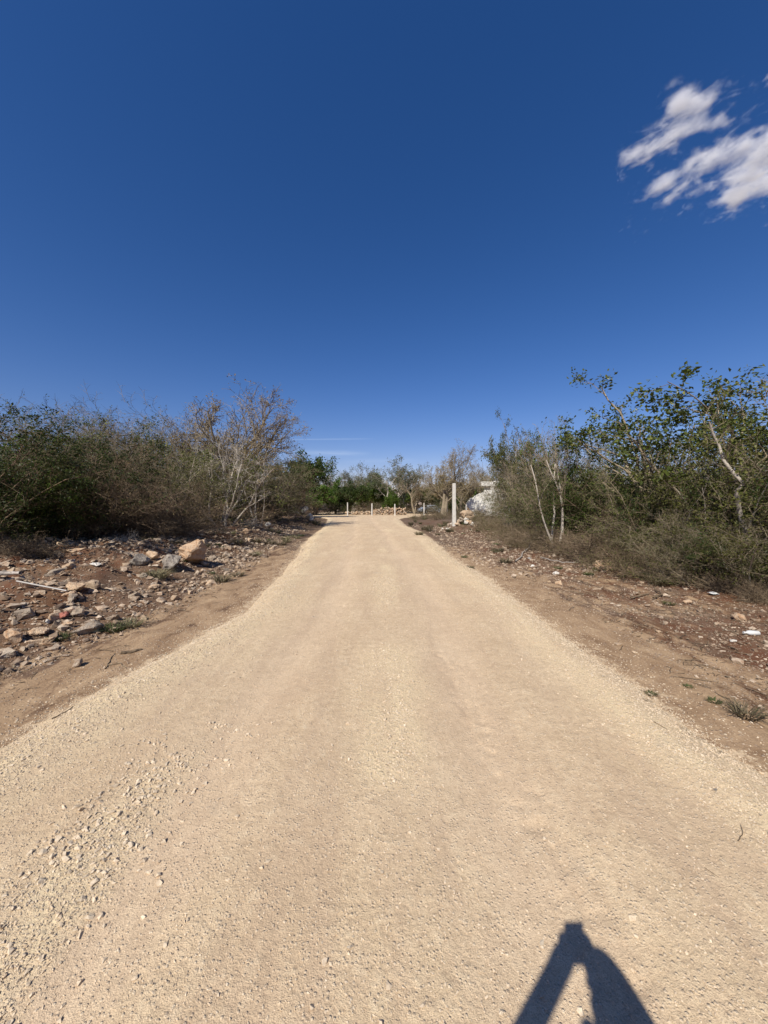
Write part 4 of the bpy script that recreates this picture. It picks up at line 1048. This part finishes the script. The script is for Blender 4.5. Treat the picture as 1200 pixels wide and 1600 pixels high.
# ---- right thicket
R1 = 'shrubs of the thicket right of the road'
right = [
 ('light_a', 'olive_shrub', 1215, 7.4, 650, 0.9, 'yellow green small leaved shrub at the right edge in front'),
 ('dark_a', 'leafy_shrub', 1160, 8.0, 715, 1.0, 'dark shaded shrub low behind the crooked pale trunk'),
 ('light_a', 'olive_shrub', 1095, 8.4, 728, 0.8, 'sunlit small leaved shrub under the broad leaved tree'),
 ('dark_a', 'leafy_shrub', 1075, 9.2, 720, 1.1, 'dark leafy shrub behind the upright stems at the right'),
 ('olive_a', 'olive_shrub', 1050, 9.0, 722, 1.0, 'arching olive twigs in front of the dark green shrubs'),
 ('dark_a', 'leafy_shrub', 1000, 11.5, 708, 1.0, 'darkest dense shrub left of the broad leaved tree'),
 ('green_a', 'leafy_shrub', 945, 12.5, 712, 0.95, 'bright mid green shrub in the middle of the right thicket'),
 ('green_a', 'leafy_shrub', 915, 14.0, 715, 1.0, 'fresh green shrub just right of the pale upright stems'),
 ('bare_b', 'bare_shrub', 985, 9.6, 775, 1.3, 'low brown twiggy shrub behind the brush pile'),
 ('olive_a', 'olive_shrub', 868, 16.5, 735, 1.1, 'olive shrub behind the pale upright stems'),
 ('light_a', 'olive_shrub', 782, 41.0, 764, 0.8, 'small leafy shrub in front of the middle of the whitewashed wall'),
 ('green_a', 'leafy_shrub', 838, 19.0, 735, 0.9, 'green shrub in front of the white house'),
 ('olive_a', 'olive_shrub', 818, 24.0, 735, 0.9, 'thin olive shrub partly hiding the whitewashed wall'),
 ('bare_a', 'bare_shrub', 1150, 10.5, 680, 1.0, 'bare grey twigs behind the sunlit shrub at the right edge'),
 ('bare_a', 'bare_shrub', 880, 18.0, 690, 1.1, 'grey twiggy shrub against the sky behind the green shrubs'),
 ('olive_a', 'olive_shrub', 935, 16.0, 695, 1.0, 'grey green crown against the sky left of the broad leaved tree'),
 ('dark_a', 'leafy_shrub', 1030, 13.5, 722, 1.2, 'dark green mass behind the broad leaved tree trunk'),
 ('dark_a', 'leafy_shrub', 1120, 13.0, 715, 1.2, 'dark green shrub deep behind the right edge shrubs'),
 ('bare_a', 'bare_shrub', 838, 21.0, 690, 1.0, 'fine grey shrub behind the thin leaved shoots'),
]
for i, (k, nm, px, d, tp, wf, lab) in enumerate(right):
    plant(k, nm, px, d, hpx(tp, d), lab, 'shrub', R1, wf, 40 + i)
plant('broad_tree', 'leafy_tree', 1095, 9.6, hpx(556, 9.6), 'broad leaved tree with dark leaf tufts on arching limbs, tallest on the right', 'tree', None, 1.25, 11, rz=0.5)
plant('crooked_tree', 'crooked_tree', 1196, 6.9, PROTO['crooked_tree'][1], 'crooked pale trunked tree leaning left at the right edge', 'tree', None, 1.0, 12, rz=0.0)
plant('pale_upright', 'pale_tree', 862, 12.2, hpx(645, 12.2), 'slender tree with several pale upright stems behind the brush on the right', 'tree', None, 0.85, 13, rz=0.2)
plant('feather_tree', 'open_tree', 800, 25.0, hpx(672, 25.0), 'open grey green tree above the white house', 'tree', None, 0.75, 14)
plant('broad_tree', 'leafy_tree', 825, 19.0, hpx(650, 19.0), 'thin tree with sparse leaf tufts reaching the sky right of the tall post', 'tree', None, 0.55, 15)
for i, (x_, d, h) in enumerate(((8.2, 3.6, 3.6), (8.6, 0.8, 3.8), (10.2, 5.2, 4.4))):
    plant('olive_a', 'olive_shrub', 0, d, h, 'olive shrub of the right thicket just outside the view', 'shrub', 'shrubs beside the viewer', 1.2, i, x=x_)
k_ = 0
for d in (13, 18, 23, 29, 36):
    for xo in (12.5, 17, 22.5):
        xx = xo + 0.05 * d; px_ = 600 + xx / d * F
        if px_ > 1330 or (d > 22 and px_ < 850): continue
        plant(['dark_a', 'green_a', 'olive_a'][k_ % 3], 'thicket_shrub', 0, d, [3.1, 3.3, 3.5][k_ % 3], 'shrub deep in the thicket behind the right front rows', 'shrub', 'shrubs deep in the right thicket', 1.35, k_, x=xx); k_ += 1

# ---- low dry weeds and brush
LW = [(775, 20, 1.0, 'brown dry weed clump right of the stone heap'), (757, 22.5, 0.9, 'dry reddish weed clump against the boulder heap'), (800, 17.5, 1.0, 'greyish weed clump in front of the green shrubs'), (830, 15.5, 0.9, 'wispy dry weeds before the pale upright stems'),
      (790, 15.5, 0.6, 'low green grey weeds at the left end of the right brush'), (862, 13.5, 0.9, 'dry wispy shrublet behind the fallen branches'), (905, 12.5, 0.9, 'wispy brown shrublet between the brush piles'), (815, 13.2, 0.5, 'low weed mat on the verge above fallen twigs'),
      (670, 40, 1.1, 'brown dry weeds between the tall post and the road'), (690, 36, 1.1, 'dry weed clump just left of the tall post'), (650, 38, 0.7, 'low dry weed clump by the road end'), (1000, 8.2, 0.8, 'dry twiggy weeds beside the yellowish rock'), (930, 10.4, 0.8, 'brown wispy weeds in front of the big branch heap'), (880, 11.6, 0.6, 'low brown weeds left of the big branch heap'), (1090, 7.1, 0.7, 'dry twiggy weeds in front of the right thicket beside the orange lump'), (1135, 6.6, 0.6, 'dry stalks between the white scrap and the crooked trunk'), (850, 12.4, 0.45, 'flat brown weeds under the fallen branches'), (1050, 7.8, 0.8, 'dry twiggy weeds under the arching olive twigs'), (760, 28, 1.1, 'brown weeds in front of the whitewashed wall'), (735, 33, 1.1, 'dry weeds behind the stone heap'), (742, 43, 1.2, 'tall dry weeds along the foot of the whitewashed wall'), (765, 42, 1.5, 'tall dry weeds before the right part of the whitewashed wall'), (718, 40, 1.3, 'dry weeds between the tall post and the whitewashed wall')]
for i, (px, d, h, lab) in enumerate(LW):
    plant('wispy', 'dry_weeds', px, d, h, lab, 'weeds', 'dry weed clumps on the right verge', 1.5, 60 + i)
plant('brush_a', 'brush_pile', 965, 9.9, 1.0, 'big reddish brown heap of cut branches before the right thicket', 'brush pile', None, 1.25, 1)
plant('brush_a', 'brush_pile', 895, 11.4, 0.8, 'second heap of cut branches, lower and left of the big heap', 'brush pile', None, 1.35, 2)
plant('brush_a', 'brush_pile', 835, 13.5, 0.7, 'spread heap of thin brown branches furthest left on the right verge', 'brush pile', None, 1.3, 3)
plant('brush_b', 'brush_pile', 1040, 7.6, 0.35, 'scattered pale sticks on the ground before the right thicket', 'brush pile', None, 0.9, 21)
plant('brush_b', 'brush_pile', 925, 10.2, 0.4, 'pale sticks poking out at the foot of the big branch heap', 'brush pile', None, 0.9, 22)
for i, (k, px, d, h, lab) in enumerate((('dark_a', 1165, 6.6, 1.1, 'low dark shrub at the foot of the crooked pale trunk'), ('olive_a', 1060, 7.6, 1.3, 'low olive shrub in front of the right thicket above the dark sticks'), ('bare_a', 1120, 6.7, 1.4, 'low leafless shrub behind the white plastic scrap'), ('bare_b', 1015, 8.6, 1.1, 'low brown leafless shrub right of the big branch heap'), ('olive_a', 968, 10.2, 0.9, 'low olive shrub growing through the big branch heap'), ('light_a', 1235, 6.0, 1.5, 'low yellow green shrub cut by the right edge'))):
    plant(k, 'low_shrub', px, d, h, lab, 'shrub', 'low shrubs at the foot of the right thicket', 1.3, 300 + i)
plant('brush_a', 'brush_pile', 1150, 6.2, 0.45, 'dead twigs under the low shrubs behind the white plastic scrap', 'brush pile', None, 0.8, 23)
plant('brush_a', 'brush_pile', 1120, 7.3, 0.6, 'fallen dead twigs under the trees at the right edge', 'brush pile', None, 0.9, 4)
plant('brush_a', 'brush_pile', 1195, 5.7, 0.45, 'dark tangle of dead twigs beside the white plastic bottle', 'brush pile', None, 0.6, 5)
plant('brush_a', 'brush_pile', 268, 12.4, 0.95, 'dark dead brush heap dumped on top of the left bank', 'brush pile', None, 1.1, 6)
plant('brush_a', 'brush_pile', 222, 11.4, 0.7, 'dark brush behind the bleached twig heap on the left bank', 'brush pile', None, 1.0, 7)
plant('brush_b', 'brush_pile', 195, 9.6, 0.40, 'heap of bleached grey twigs above the left boulders', 'brush pile', None, 0.75, 8)
plant('brush_a', 'brush_pile', 45, 7.2, 0.55, 'tangled brown roots and twigs on the rubble near the left edge', 'brush pile', None, 0.75, 9)
plant('brush_b', 'brush_pile', 15, 8.3, 0.5, 'pale grey dead twigs at the foot of the dark shrubs by the left edge', 'brush pile', None, 0.8, 10)
plant('brush_b', 'brush_pile', 385, 19.0, 0.5, 'thin grey dead twigs at the foot of the pale many stemmed tree', 'brush pile', None, 0.9, 11)

# ---- far trees past the bend
far = [
 ('dark_tree', 470, 44, 716, 0.95, 'dark green tree directly behind the white boulders at the bend'),
 ('green_tree', 493, 56, 742, 1.15, 'bright green round tree left of the road end'),
 ('dark_tree', 545, 60, 756, 1.1, 'dark low tree behind the leftmost short post'),
 ('green_tree', 522, 62, 752, 1.0, 'green tree between the bright round tree and the dark low tree'),
 ('feather_tree', 530, 78, 722, 1.0, 'grey twiggy tree rising behind the bright green round tree'),
 ('feather_tree', 560, 80, 728, 1.0, 'grey brown tree on the skyline above the leftmost short post'),
 ('feather_tree', 600, 66, 716, 1.1, 'tree with a wide open crown on pale trunks behind the stone wall'),
 ('green_tree', 575, 72, 744, 1.0, 'green tree behind the left end of the stone wall'),
 ('feather_tree', 632, 74, 728, 0.95, 'grey green tree behind the right end of the stone wall'),
 ('tan_tree', 650, 60, 742, 0.9, 'brown twiggy tree left of the thick forked trunk'),
 ('bare_tree', 692, 47, 694, 1.0, 'big leafless tree with a thick forked trunk left of the tall post'),
 ('tan_tree', 720, 58, 736, 1.0, 'brown twiggy tree right behind the tall post'),
 ('bare_tree', 745, 60, 726, 0.9, 'bare spreading tree between the tall post and the white house'),
 ('green_tree', 612, 62, 764, 0.8, 'low green tree behind the stone wall under the open crown'),
 ('green_tree', 706, 66, 760, 0.8, 'low green tree behind the thick forked trunk'),
 ('feather_tree', 770, 68, 722, 0.9, 'grey tree on the skyline behind the white house'),
 ('feather_tree', 440, 60, 728, 0.9, 'grey tree on the skyline at the end of the left thicket'),
 ('green_tree', 745, 53, 766, 0.55, 'small green tree overhanging the broken whitewashed wall'),
 ('dark_tree', 672, 76, 768, 0.9, 'dark low tree behind the distant car'),
]
for i, (k, px, d, tp, wf, lab) in enumerate(far):
    plant(k, {'dark_tree': 'leafy_tree', 'green_tree': 'leafy_tree', 'feather_tree': 'open_tree', 'tan_tree': 'bare_tree', 'bare_tree': 'bare_tree'}[k], px, d, hpx(tp, d), lab, 'tree', 'trees beyond the bend', wf, 90 + i)
low = [(455, 50, 1.2), (475, 58, 2.6), (505, 60, 2.4), (530, 59, 2.2), (560, 66, 2.4), (590, 64, 2.2), (625, 66, 2.2), (650, 64, 2.2), (680, 62, 2.0), (715, 60, 2.4), (640, 72, 3.0), (700, 74, 3.0), (570, 76, 3.0), (605, 78, 3.0)]
for i, (px, d, h) in enumerate(low):
    plant(['dark_a', 'bare_b', 'olive_a'][i % 3], 'undergrowth_shrub', px, d, h, 'low undergrowth shrub beneath the trees beyond the bend', 'shrub', 'undergrowth shrubs beyond the bend', 1.8, 120 + i)
r_ = random.Random(9)
for i in range(46):                                   # the wood closing the view
    d = r_.uniform(84, 118); px = 330 + (i + r_.random()) * 13.2
    plant(['dark_tree', 'feather_tree', 'green_tree', 'tan_tree'][i % 4], 'woodland_tree', px, d, r_.uniform(6.5, 9.0), 'tree of the low wood that closes the view far behind', 'tree', 'far woodland trees', 1.4, 200 + i)

# ---- ground litter, grass
def ground_twigs():
    r_ = rs(71); n = 5200
    y = np.exp(np.log(2.2) + r_.rand(n) * (np.log(30) - np.log(2.2))); side = r_.rand(n) < 0.5
    d = 0.6 + 5.6 * r_.rand(n) ** 0.7
    x = np.where(side, xl(y) - d, xr(y) + d * 0.85)
    L = 0.05 + 0.28 * r_.rand(n) ** 2.5; a = r_.rand(n) * 6.283
    P = np.zeros((n, 4, 3)); cx, cy = x.copy(), y.copy()
    for k in range(4):
        P[:, k, 0] = cx; P[:, k, 1] = cy; P[:, k, 2] = surf(cx, cy) + 0.006 + 0.02 * r_.rand(n) * (L * 3)
        a = a + r_.randn(n) * 0.45; cx = cx + np.cos(a) * L / 3; cy = cy + np.sin(a) * L / 3
    R = (0.0018 + 0.0025 * r_.rand(n) + 0.0001 * y)[:, None] * np.array([1, .9, .75, .5])[None]
    V, Q = tubes(P, R, 3); return make_mesh('twig_litter', V, [Q], M['bark_dead'])
obj('twig_litter', ground_twigs(), kind='stuff', label='dead twigs littering the verges')
def ground_leaves():
    r_ = rs(72); n = 22000
    y = np.exp(np.log(2.2) + r_.rand(n) * (np.log(32) - np.log(2.2))); side = r_.rand(n) < 0.5
    d = 1.0 + 6.2 * r_.rand(n) ** 0.65; x = np.where(side, xl(y) - d, xr(y) + d * 0.8)
    k = fbm(x * 1.3, y * 1.3, 73) > -0.08; x, y = x[k], y[k]; n = len(x)
    c = np.stack([x, y, surf(x, y) + 0.006 + 0.012 * r_.rand(n)], 1)
    ax = unit(np.stack([r_.randn(n), r_.randn(n), 0.35 * r_.randn(n)], 1)); sd = unit(np.cross(ax, np.array([0, 0, 1.0]) + 0.4 * r_.randn(n, 3))); s = (0.014 + 0.03 * r_.rand(n) + 0.001 * y)[:, None]
    V = np.stack([c - ax * s * .5, c + sd * s * .28 + np.array([0, 0, .004]), c + ax * s * .5, c - sd * s * .28 + np.array([0, 0, .003])], 1).reshape(-1, 3)
    return make_mesh('dead_leaves', V, [np.arange(n * 4).reshape(-1, 4)], M['leaf_dead'], {'tone': np.repeat(r_.rand(n), 4)})
obj('dead_leaves', ground_leaves(), kind='stuff', label='dead leaves littering the verges')

tufts = [(178, 985, 'green', 1.5, 'green grass clump at the foot of the rubble, largest on the left verge'), (205, 978, 'dry', 0.9, 'dry grass clump right of the largest green clump on the left'), (90, 1000, 'green', 1.1, 'green grass clump between the low pitted stone and the road'), (345, 908, 'dry', 1.3, 'grey dry grass clump below the smooth grey stone'), (330, 895, 'green', 0.9, 'small green clump under the orange boulder'), (372, 900, 'dry', 0.9, 'dry clump at the soil edge left of the road'),
         (1015, 1078, 'green', 0.45, 'small dark green weed alone on the tan soil right of the road'), (1115, 1100, 'green', 0.5, 'dark green sprig on the red soil near the right edge'), (1075, 1074, 'green', 0.35, 'tiny pale green weed left of the dark sprig'), (1045, 945, 'green', 0.9, 'upright green weed below the dead twigs on the right'),
         (1165, 1120, 'dry', 0.7, 'flattened dry weed on red soil at the right edge'), (400, 868, 'dry', 1.2, 'dry grass tuft where the rubble meets the road dirt'), (440, 852, 'dry', 1.4, 'grey tuft of grass by the road left side, middle distance'), (470, 838, 'green', 1.8, 'green tuft by the road, below the white boulders'), (655, 836, 'dry', 1.6, 'dry tuft right of the road before the tall post'), (735, 885, 'green', 1.0, 'green tuft at the right road edge among the chips'), (790, 880, 'dry', 1.2, 'dry tuft on the chips right of the road'), (870, 890, 'green', 1.2, 'green tuft under the loose branches on the right'), (920, 900, 'green', 1.2, 'green tuft left of the yellowish rock'), (1040, 912, 'green', 1.4, 'leafy green tuft right of the yellowish rock'), (1005, 905, 'dry', 1.2, 'dry tuft right against the small yellowish rock')]
for i, (px, py, k, s_, lab) in enumerate(tufts):
    x, y, z = hit(px, py); o = obj('grass_tuft', TUFT[k][i % 3], None, (x, y, z - 0.005), label=lab, category='grass tuft'); o.scale = (s_ * 0.75, s_ * 0.75, s_ * 0.42); o.rotation_euler = (0, 0, i * 1.3)
r_ = rs(81); c = 0
while c < 150:
    y = math.exp(math.log(7) + r_.rand() * (math.log(48) - math.log(7))); rgt = r_.rand() < 0.62
    d = 0.3 + 5.2 * r_.rand(); x = float(xr(y)) + d if rgt else float(xl(y)) - 0.2 - d * 0.8
    if float(fbm(x * .5, y * .4, 83)) < -0.02 + (0.05 if d < 1.5 and y < 14 else 0): continue
    if y < 11 and d < 2: continue
    k = 'dry' if r_.rand() < 0.6 else 'green'; s_ = r_.uniform(0.7, 1.5)
    o = obj('grass_tuft', TUFT[k][r_.randint(3)], None, (x, y, float(surf(x, y)) - 0.005), category='grass tuft',
            label='scattered dry or green tuft on the right verge' if rgt else 'scattered dry or green tuft on the left verge', group='scattered tufts on the right verge' if rgt else 'scattered tufts on the left verge')
    o.scale = (s_ * 0.8, s_ * 0.8, s_ * (0.8 if y > 20 else 0.45)); o.rotation_euler = (0, 0, r_.rand() * 6.28); c += 1

# ---- poles, single branches
def stick(name, pix, r0, r1, mat, label, catg, lift=0.03, wob=0.0, seed=1, lifts=None):
    r_ = rs(seed); pts = []
    for i, (px, py) in enumerate(pix):
        x, y, z = hit(px, py); pts.append((x, y, z + (lifts[i] if lifts else lift)))
    P = np.array(pts)
    n = 9; t_ = np.linspace(0, len(P) - 1, n); Q = np.stack([np.interp(t_, np.arange(len(P)), P[:, k]) for k in range(3)], 1)
    Q[1:-1] += wob * r_.randn(n - 2, 3) * np.array([1, 1, .3])
    V, F_ = tubes(Q[None], np.linspace(r0, r1, n)[None], 7)
    obj(name, make_mesh(name, V, [F_], mat, smooth=True), label=label, category=catg)
stick('pole', [(26, 926), (104, 935)], 0.011, 0.009, M['post'], 'thin white pole lying across the rubble near the left edge', 'pole', 0.10)
stick('branch', [(0, 915), (32, 908)], 0.03, 0.022, M['bark_silver'], 'thick grey branch stub at the left edge above the white pole', 'branch', 0.12, 0.01)
stick('branch', [(805, 878), (822, 862), (835, 850), (841, 836)], 0.022, 0.010, M['bark_silver'], 'pale bent branch lying on the right verge before the weeds', 'branch', lifts=[.03, .08, .2, .45], wob=0.03)
stick('branch', [(845, 875), (880, 884), (905, 884)], 0.02, 0.008, M['bark_silver'], 'long pale stick lying flat right of the bent branch', 'branch', 0.08, 0.02)
stick('branch', [(985, 938), (1014, 930)], 0.016, 0.01, M['bark_dead'], 'dark stick on bare ground at the edge of the right thicket', 'branch', 0.03, 0.015)
stick('branch', [(1020, 938), (1035, 932), (1022, 924)], 0.016, 0.009, M['bark_dead'], 'dark bent stick right of the straight dark stick', 'branch', 0.04, 0.015)
stick('branch', [(82, 1130), (110, 1118), (121, 1102)], 0.006, 0.004, M['bark_dead'], 'dark thin bent twig at the left edge of the gravel', 'twig', 0.006, 0.004)
stick('branch', [(165, 1046), (172, 1033), (180, 1022)], 0.006, 0.003, M['bark_dead'], 'short upright lying twig on the tan verge left of the road', 'twig', 0.006, 0.006)
stick('branch', [(168, 1040), (188, 1038), (198, 1047)], 0.006, 0.003, M['bark_dead'], 'curled twig beside the short twig on the left verge', 'twig', 0.006, 0.006)
stick('branch', [(190, 1024), (208, 1020), (222, 1016)], 0.02, 0.012, M['bark_dead'], 'flat weathered root on the tan verge left of the road', 'branch', 0.01, 0.008)
stick('branch', [(1020, 1130), (1042, 1141)], 0.003, 0.002, M['bark_dead'], 'thin straight twig on the gravel right of the road middle', 'twig', 0.004, 0.001)
stick('branch', [(1152, 1318), (1160, 1308), (1156, 1300)], 0.002, 0.001, M['bark_dead'], 'tiny curled stem on the gravel near the right edge', 'twig', 0.006, 0.001)
stick('branch', [(1100, 1356), (1122, 1374)], 0.0016, 0.001, M['bark_dead'], 'hair thin straw on the gravel near the right edge', 'twig', 0.004, 0.001)

# ------------------------------------------------------------------ the photographer, who stands behind the camera and throws the shadow
def skin_body(name, verts, edges, radii, mat, parent, root=0, sub=2):
    me = bpy.data.meshes.new(name); me.from_pydata(verts, edges, []); me.materials.append(mat)
    o = bpy.data.objects.new(name, me); COL.objects.link(o); o.parent = parent
    m1 = o.modifiers.new('skin', 'SKIN'); m1.use_smooth_shade = True
    for i, sv in enumerate(me.skin_vertices[0].data):
        r = radii[i]; sv.radius = r if isinstance(r, tuple) else (r, r); sv.use_root = (i == root)
    m2 = o.modifiers.new('sub', 'SUBSURF'); m2.levels = sub; m2.render_levels = sub
    return o
def person():
    t = thing('person', (0, -0.38, 0), 'person in a dark shirt behind the camera holding a phone with both hands', 'person')
    oy = 0.38
    def w(p): return (p[0], p[1] + oy, p[2])
    J = [(-.03, -.38, .95), (-.03, -.38, 1.12), (-.03, -.39, 1.30), (-.03, -.37, 1.43), (-.03, -.36, 1.50), (-.06, -.34, 1.60), (-.065, -.335, 1.70),
         (-.19, -.38, 1.40), (-.40, -.20, 1.16), (-.090, -.050, 1.44), (-.050, -.035, 1.50),
         (.14, -.38, 1.40), (.225, -.23, 1.18), (.060, -.075, 1.43), (.010, -.040, 1.49),
         (-.13, -.38, .90), (-.14, -.36, .50), (-.15, -.40, .09), (-.15, -.30, .05), (.07, -.38, .90), (.08, -.36, .50), (.09, -.40, .09), (.09, -.30, .05)]
    E = [(0, 1), (1, 2), (2, 3), (3, 4), (4, 5), (5, 6), (3, 7), (7, 8), (8, 9), (9, 10), (3, 11), (11, 12), (12, 13), (13, 14), (0, 15), (15, 16), (16, 17), (17, 18), (0, 19), (19, 20), (20, 21), (21, 22)]
    R = [(.15, .11), (.14, .10), (.16, .11), (.13, .09), .055, (.078, .095), (.06, .075), .065, .040, .036, .042, .065, .06, .066, .048, .09, .06, .045, .04, .09, .06, .045, .04]
    body = skin_body('body', [w(p) for p in J], E, R, M['skin'], t)
    # clothes a little outside the body
    sh = [0, 1, 2, 3, 7, 8, 11, 12]; mp = {v: i for i, v in enumerate(sh)}
    mid1 = (-.33, -.17, 1.22); mid2 = (.150, -.19, 1.26)
    V = [w(J[i]) for i in sh] + [w(mid1), w(mid2)]
    Es = [(0, 1), (1, 2), (2, 3), (3, 4), (4, 5), (3, 6), (6, 7), (5, 8), (7, 9)]
    Rr = [(.165, .125), (.155, .115), (.175, .125), (.12, .1), .08, .052, .08, .078, .046, .092]
    skin_body('shirt', V, Es, Rr, M['shirt'], t)
    tv = [0, 15, 16, 17, 19, 20, 21]
    skin_body('trousers', [w(J[i]) for i in tv], [(0, 1), (1, 2), (2, 3), (0, 4), (4, 5), (5, 6)], [(.16, .12), .105, .078, .062, .105, .078, .062], M['trousers'], t)
    skin_body('hair', [w(p) for p in ((-.06, -.37, 1.62), (-.065, -.36, 1.68), (-.065, -.33, 1.73))], [(0, 1), (1, 2)], [(.082, .08), (.085, .095), (.05, .06)], M['hair'], t)
    # face: nose and ears, eyes
    for nm, p, r_ in (('ear', (-.150, -.345, 1.61), .022), ('ear', (.028, -.345, 1.61), .022), ('nose', (-.062, -.235, 1.59), .018), ('eye', (-.094, -.252, 1.625), .013), ('eye', (-.030, -.252, 1.625), .013)):
        bm = bmesh.new(); bmesh.ops.create_icosphere(bm, subdivisions=2, radius=r_); bm_obj(nm, bm, M['skin'], t, w(p), smooth=True)
    # fingers, each its own chain, closing on the sides of the phone
    for s, cx in ((-1, -.055), (1, .022)):
        for k in range(4):
            z0 = 1.485 - 0.017 * k; base = (cx + s * .012 , -.026, z0 - .01)
            pts = [base, (cx + s * .014, -.008, z0), (cx + s * .004, .006, z0 + .003), (cx - s * (.012 + .004 * (k == 1)), .008, z0 + .005)]
            skin_body('finger', [w(p) for p in pts], [(0, 1), (1, 2), (2, 3)], [.009, .0085, .008, .007], M['skin'], t, sub=1)
        skin_body('thumb', [w(p) for p in ((cx + s * .01, -.035, 1.45), (cx, -.03, 1.47), (cx - s * .014, -.02, 1.49))], [(0, 1), (1, 2)], [.012, .011, .009], M['skin'], t, sub=1)
    for cx in (-.15, .09):
        bm = bmesh.new(); box(bm, cx - .05, cx + .05, -.42 + oy, -.16 + oy, 0.002, .075); bm_obj('shoe', bm, M['hair'], t, bevel=.03)
    bm = bmesh.new(); box(bm, -.055, .018, -.010, -.002, CAM_Z - .135, CAM_Z + .014)
    bm_obj('phone', bm, M['phone'], None, bevel=.003, label='black phone held upright at eye height by the person', category='phone')
person()
z0 = float(surf(0, -0.38)); bpy.data.objects['person'].location.z = z0 - 0.0

# ------------------------------------------------------------------ the cloud, a real thin volume high above
def cloud():
    ALT = 420.0
    lobes = [ # px, py, half length px, half width px, angle deg (counter-clockwise up), strength
     (1005, 238, 38, 15, 24, 1.0), (1050, 208, 48, 16, 22, 1.1), (1090, 152, 42, 26, 8, 1.0), (1060, 165, 26, 24, 60, .8), (1125, 195, 46, 10, 12, .9),
     (1035, 290, 36, 17, 35, 1.0), (1060, 305, 30, 12, 40, .7), (1095, 258, 40, 18, 35, .75), (1150, 235, 62, 17, 20, 1.1), (1180, 275, 60, 27, 30, 1.7),
     (1150, 310, 42, 12, 38, .9), (1110, 292, 20, 8, 20, .7), (1192, 128, 18, 6, 40, .8), (1230, 220, 50, 24, 20, 1.3), (1245, 260, 60, 34, 20, 1.6), (985, 350, 12, 7, 40, .3)]
    def w(px, py):
        d = (ALT) * F / (HOR - py); return ((px - 600) / F * d, d)
    outline = [(958, 250), (985, 205), (1015, 185), (1030, 130), (1070, 108), (1140, 112), (1205, 100), (1290, 140), (1330, 220), (1310, 310), (1200, 345), (1120, 350), (1070, 345), (1010, 372), (965, 372), (970, 335), (985, 300), (965, 275)]
    c0 = w(1120, 230); cx, cy = c0
    bm = bmesh.new(); pts = [w(*p) for p in outline]
    lo = [bm.verts.new((x - cx, y - cy, -9)) for x, y in pts]; hi = [bm.verts.new((x - cx, y - cy, 9)) for x, y in pts]
    bm.faces.new(lo[::-1]); bm.faces.new(hi)
    for i in range(len(pts)):
        j = (i + 1) % len(pts); bm.faces.new((lo[i], lo[j], hi[j], hi[i]))
    bmesh.ops.recalc_face_normals(bm, faces=bm.faces)
    m = bpy.data.materials.new('cloud_vapour'); m.use_nodes = True; nt = m.node_tree; nt.nodes.clear(); q = NB(nt)
    out = q.n('ShaderNodeOutputMaterial'); pv = q.n('ShaderNodeVolumePrincipled'); q.l(pv.outputs[0], out.inputs['Volume'])
    pv.inputs['Color'].default_value = (1.0, 1.0, 1.0, 1); pv.inputs['Anisotropy'].default_value = -0.25
    tc = q.n('ShaderNodeTexCoord').outputs['Object']
    sep = q.n('ShaderNodeSeparateXYZ')
    # warp
    nz = q.n('ShaderNodeTexNoise'); nz.inputs['Scale'].default_value = 0.022; nz.inputs['Detail'].default_value = 3; q.l(tc, nz.inputs['Vector'])
    vm = q.n('ShaderNodeVectorMath', operation='MULTIPLY_ADD'); q.l(nz.outputs['Color'], vm.inputs[0]); vm.inputs[1].default_value = (34, 34, 0); 
    va = q.n('ShaderNodeVectorMath', operation='ADD'); q.l(tc, va.inputs[0]); va.inputs[1].default_value = (-17, -17, 0); q.l(va.outputs[0], vm.inputs[2])
    q.l(vm.outputs[0], sep.inputs[0]); X, Y, Z = sep.outputs
    tot = None
    for (px, py, a, b, ang, st) in lobes:
        ca, sa = math.cos(math.radians(ang)), math.sin(math.radians(ang))
        p0 = np.array(w(px, py)); pa = np.array(w(px + a * ca, py - a * sa)); pb = np.array(w(px - b * sa, py - b * ca))
        J = np.stack([pa - p0, pb - p0], 1); I = np.linalg.inv(J); o0 = p0 - np.array([cx, cy])
        u = q.math('MULTIPLY_ADD', X, float(I[0, 0]), q.math('MULTIPLY_ADD', Y, float(I[0, 1]), float(-(I[0] @ o0))))
        v = q.math('MULTIPLY_ADD', X, float(I[1, 0]), q.math('MULTIPLY_ADD', Y, float(I[1, 1]), float(-(I[1] @ o0))))
        r2 = q.math('MULTIPLY_ADD', u, u, q.math('MULTIPLY', v, v))
        e = q.math('MULTIPLY', q.math('EXPONENT', q.math('MULTIPLY', r2, -0.9)), st)
        tot = e if tot is None else q.math('ADD', tot, e)
    zf = q.math('SUBTRACT', 1.0, q.math('POWER', q.math('DIVIDE', q.math('ABSOLUTE', Z), 9.0), 2.0))
    mp = q.n('ShaderNodeMapping', vector_type='TEXTURE'); mp.inputs['Rotation'].default_value = (0, 0, math.radians(-48)); mp.inputs['Scale'].default_value = (34, 15, 16); q.l(tc, mp.inputs[0])
    n1 = q.noise(1.0, 7, 0.68, mp.outputs[0], 0.8); n2 = q.noise(0.05, 6, 0.65, tc)
    nn = q.math('ADD', q.math('MULTIPLY', n1, 1.3), q.math('MULTIPLY', n2, 0.9))
    dn = q.math('ADD', q.math('MULTIPLY', q.math('MINIMUM', tot, 1.25), zf), q.math('MULTIPLY_ADD', nn, 2.5, -3.25))
    dn = q.math('MULTIPLY', q.math('POWER', q.math('MINIMUM', q.math('MAXIMUM', dn, 0.0), 1.0), 1.25), 0.16)
    q.l(dn, pv.inputs['Density'])
    me = bpy.data.meshes.new('cloud'); bm.to_mesh(me); bm.free(); me.materials.append(m)
    obj('cloud', me, None, (cx, cy, CAM_Z + ALT), label='broken white wisps of cloud high in the upper right sky', kind='stuff')
cloud()
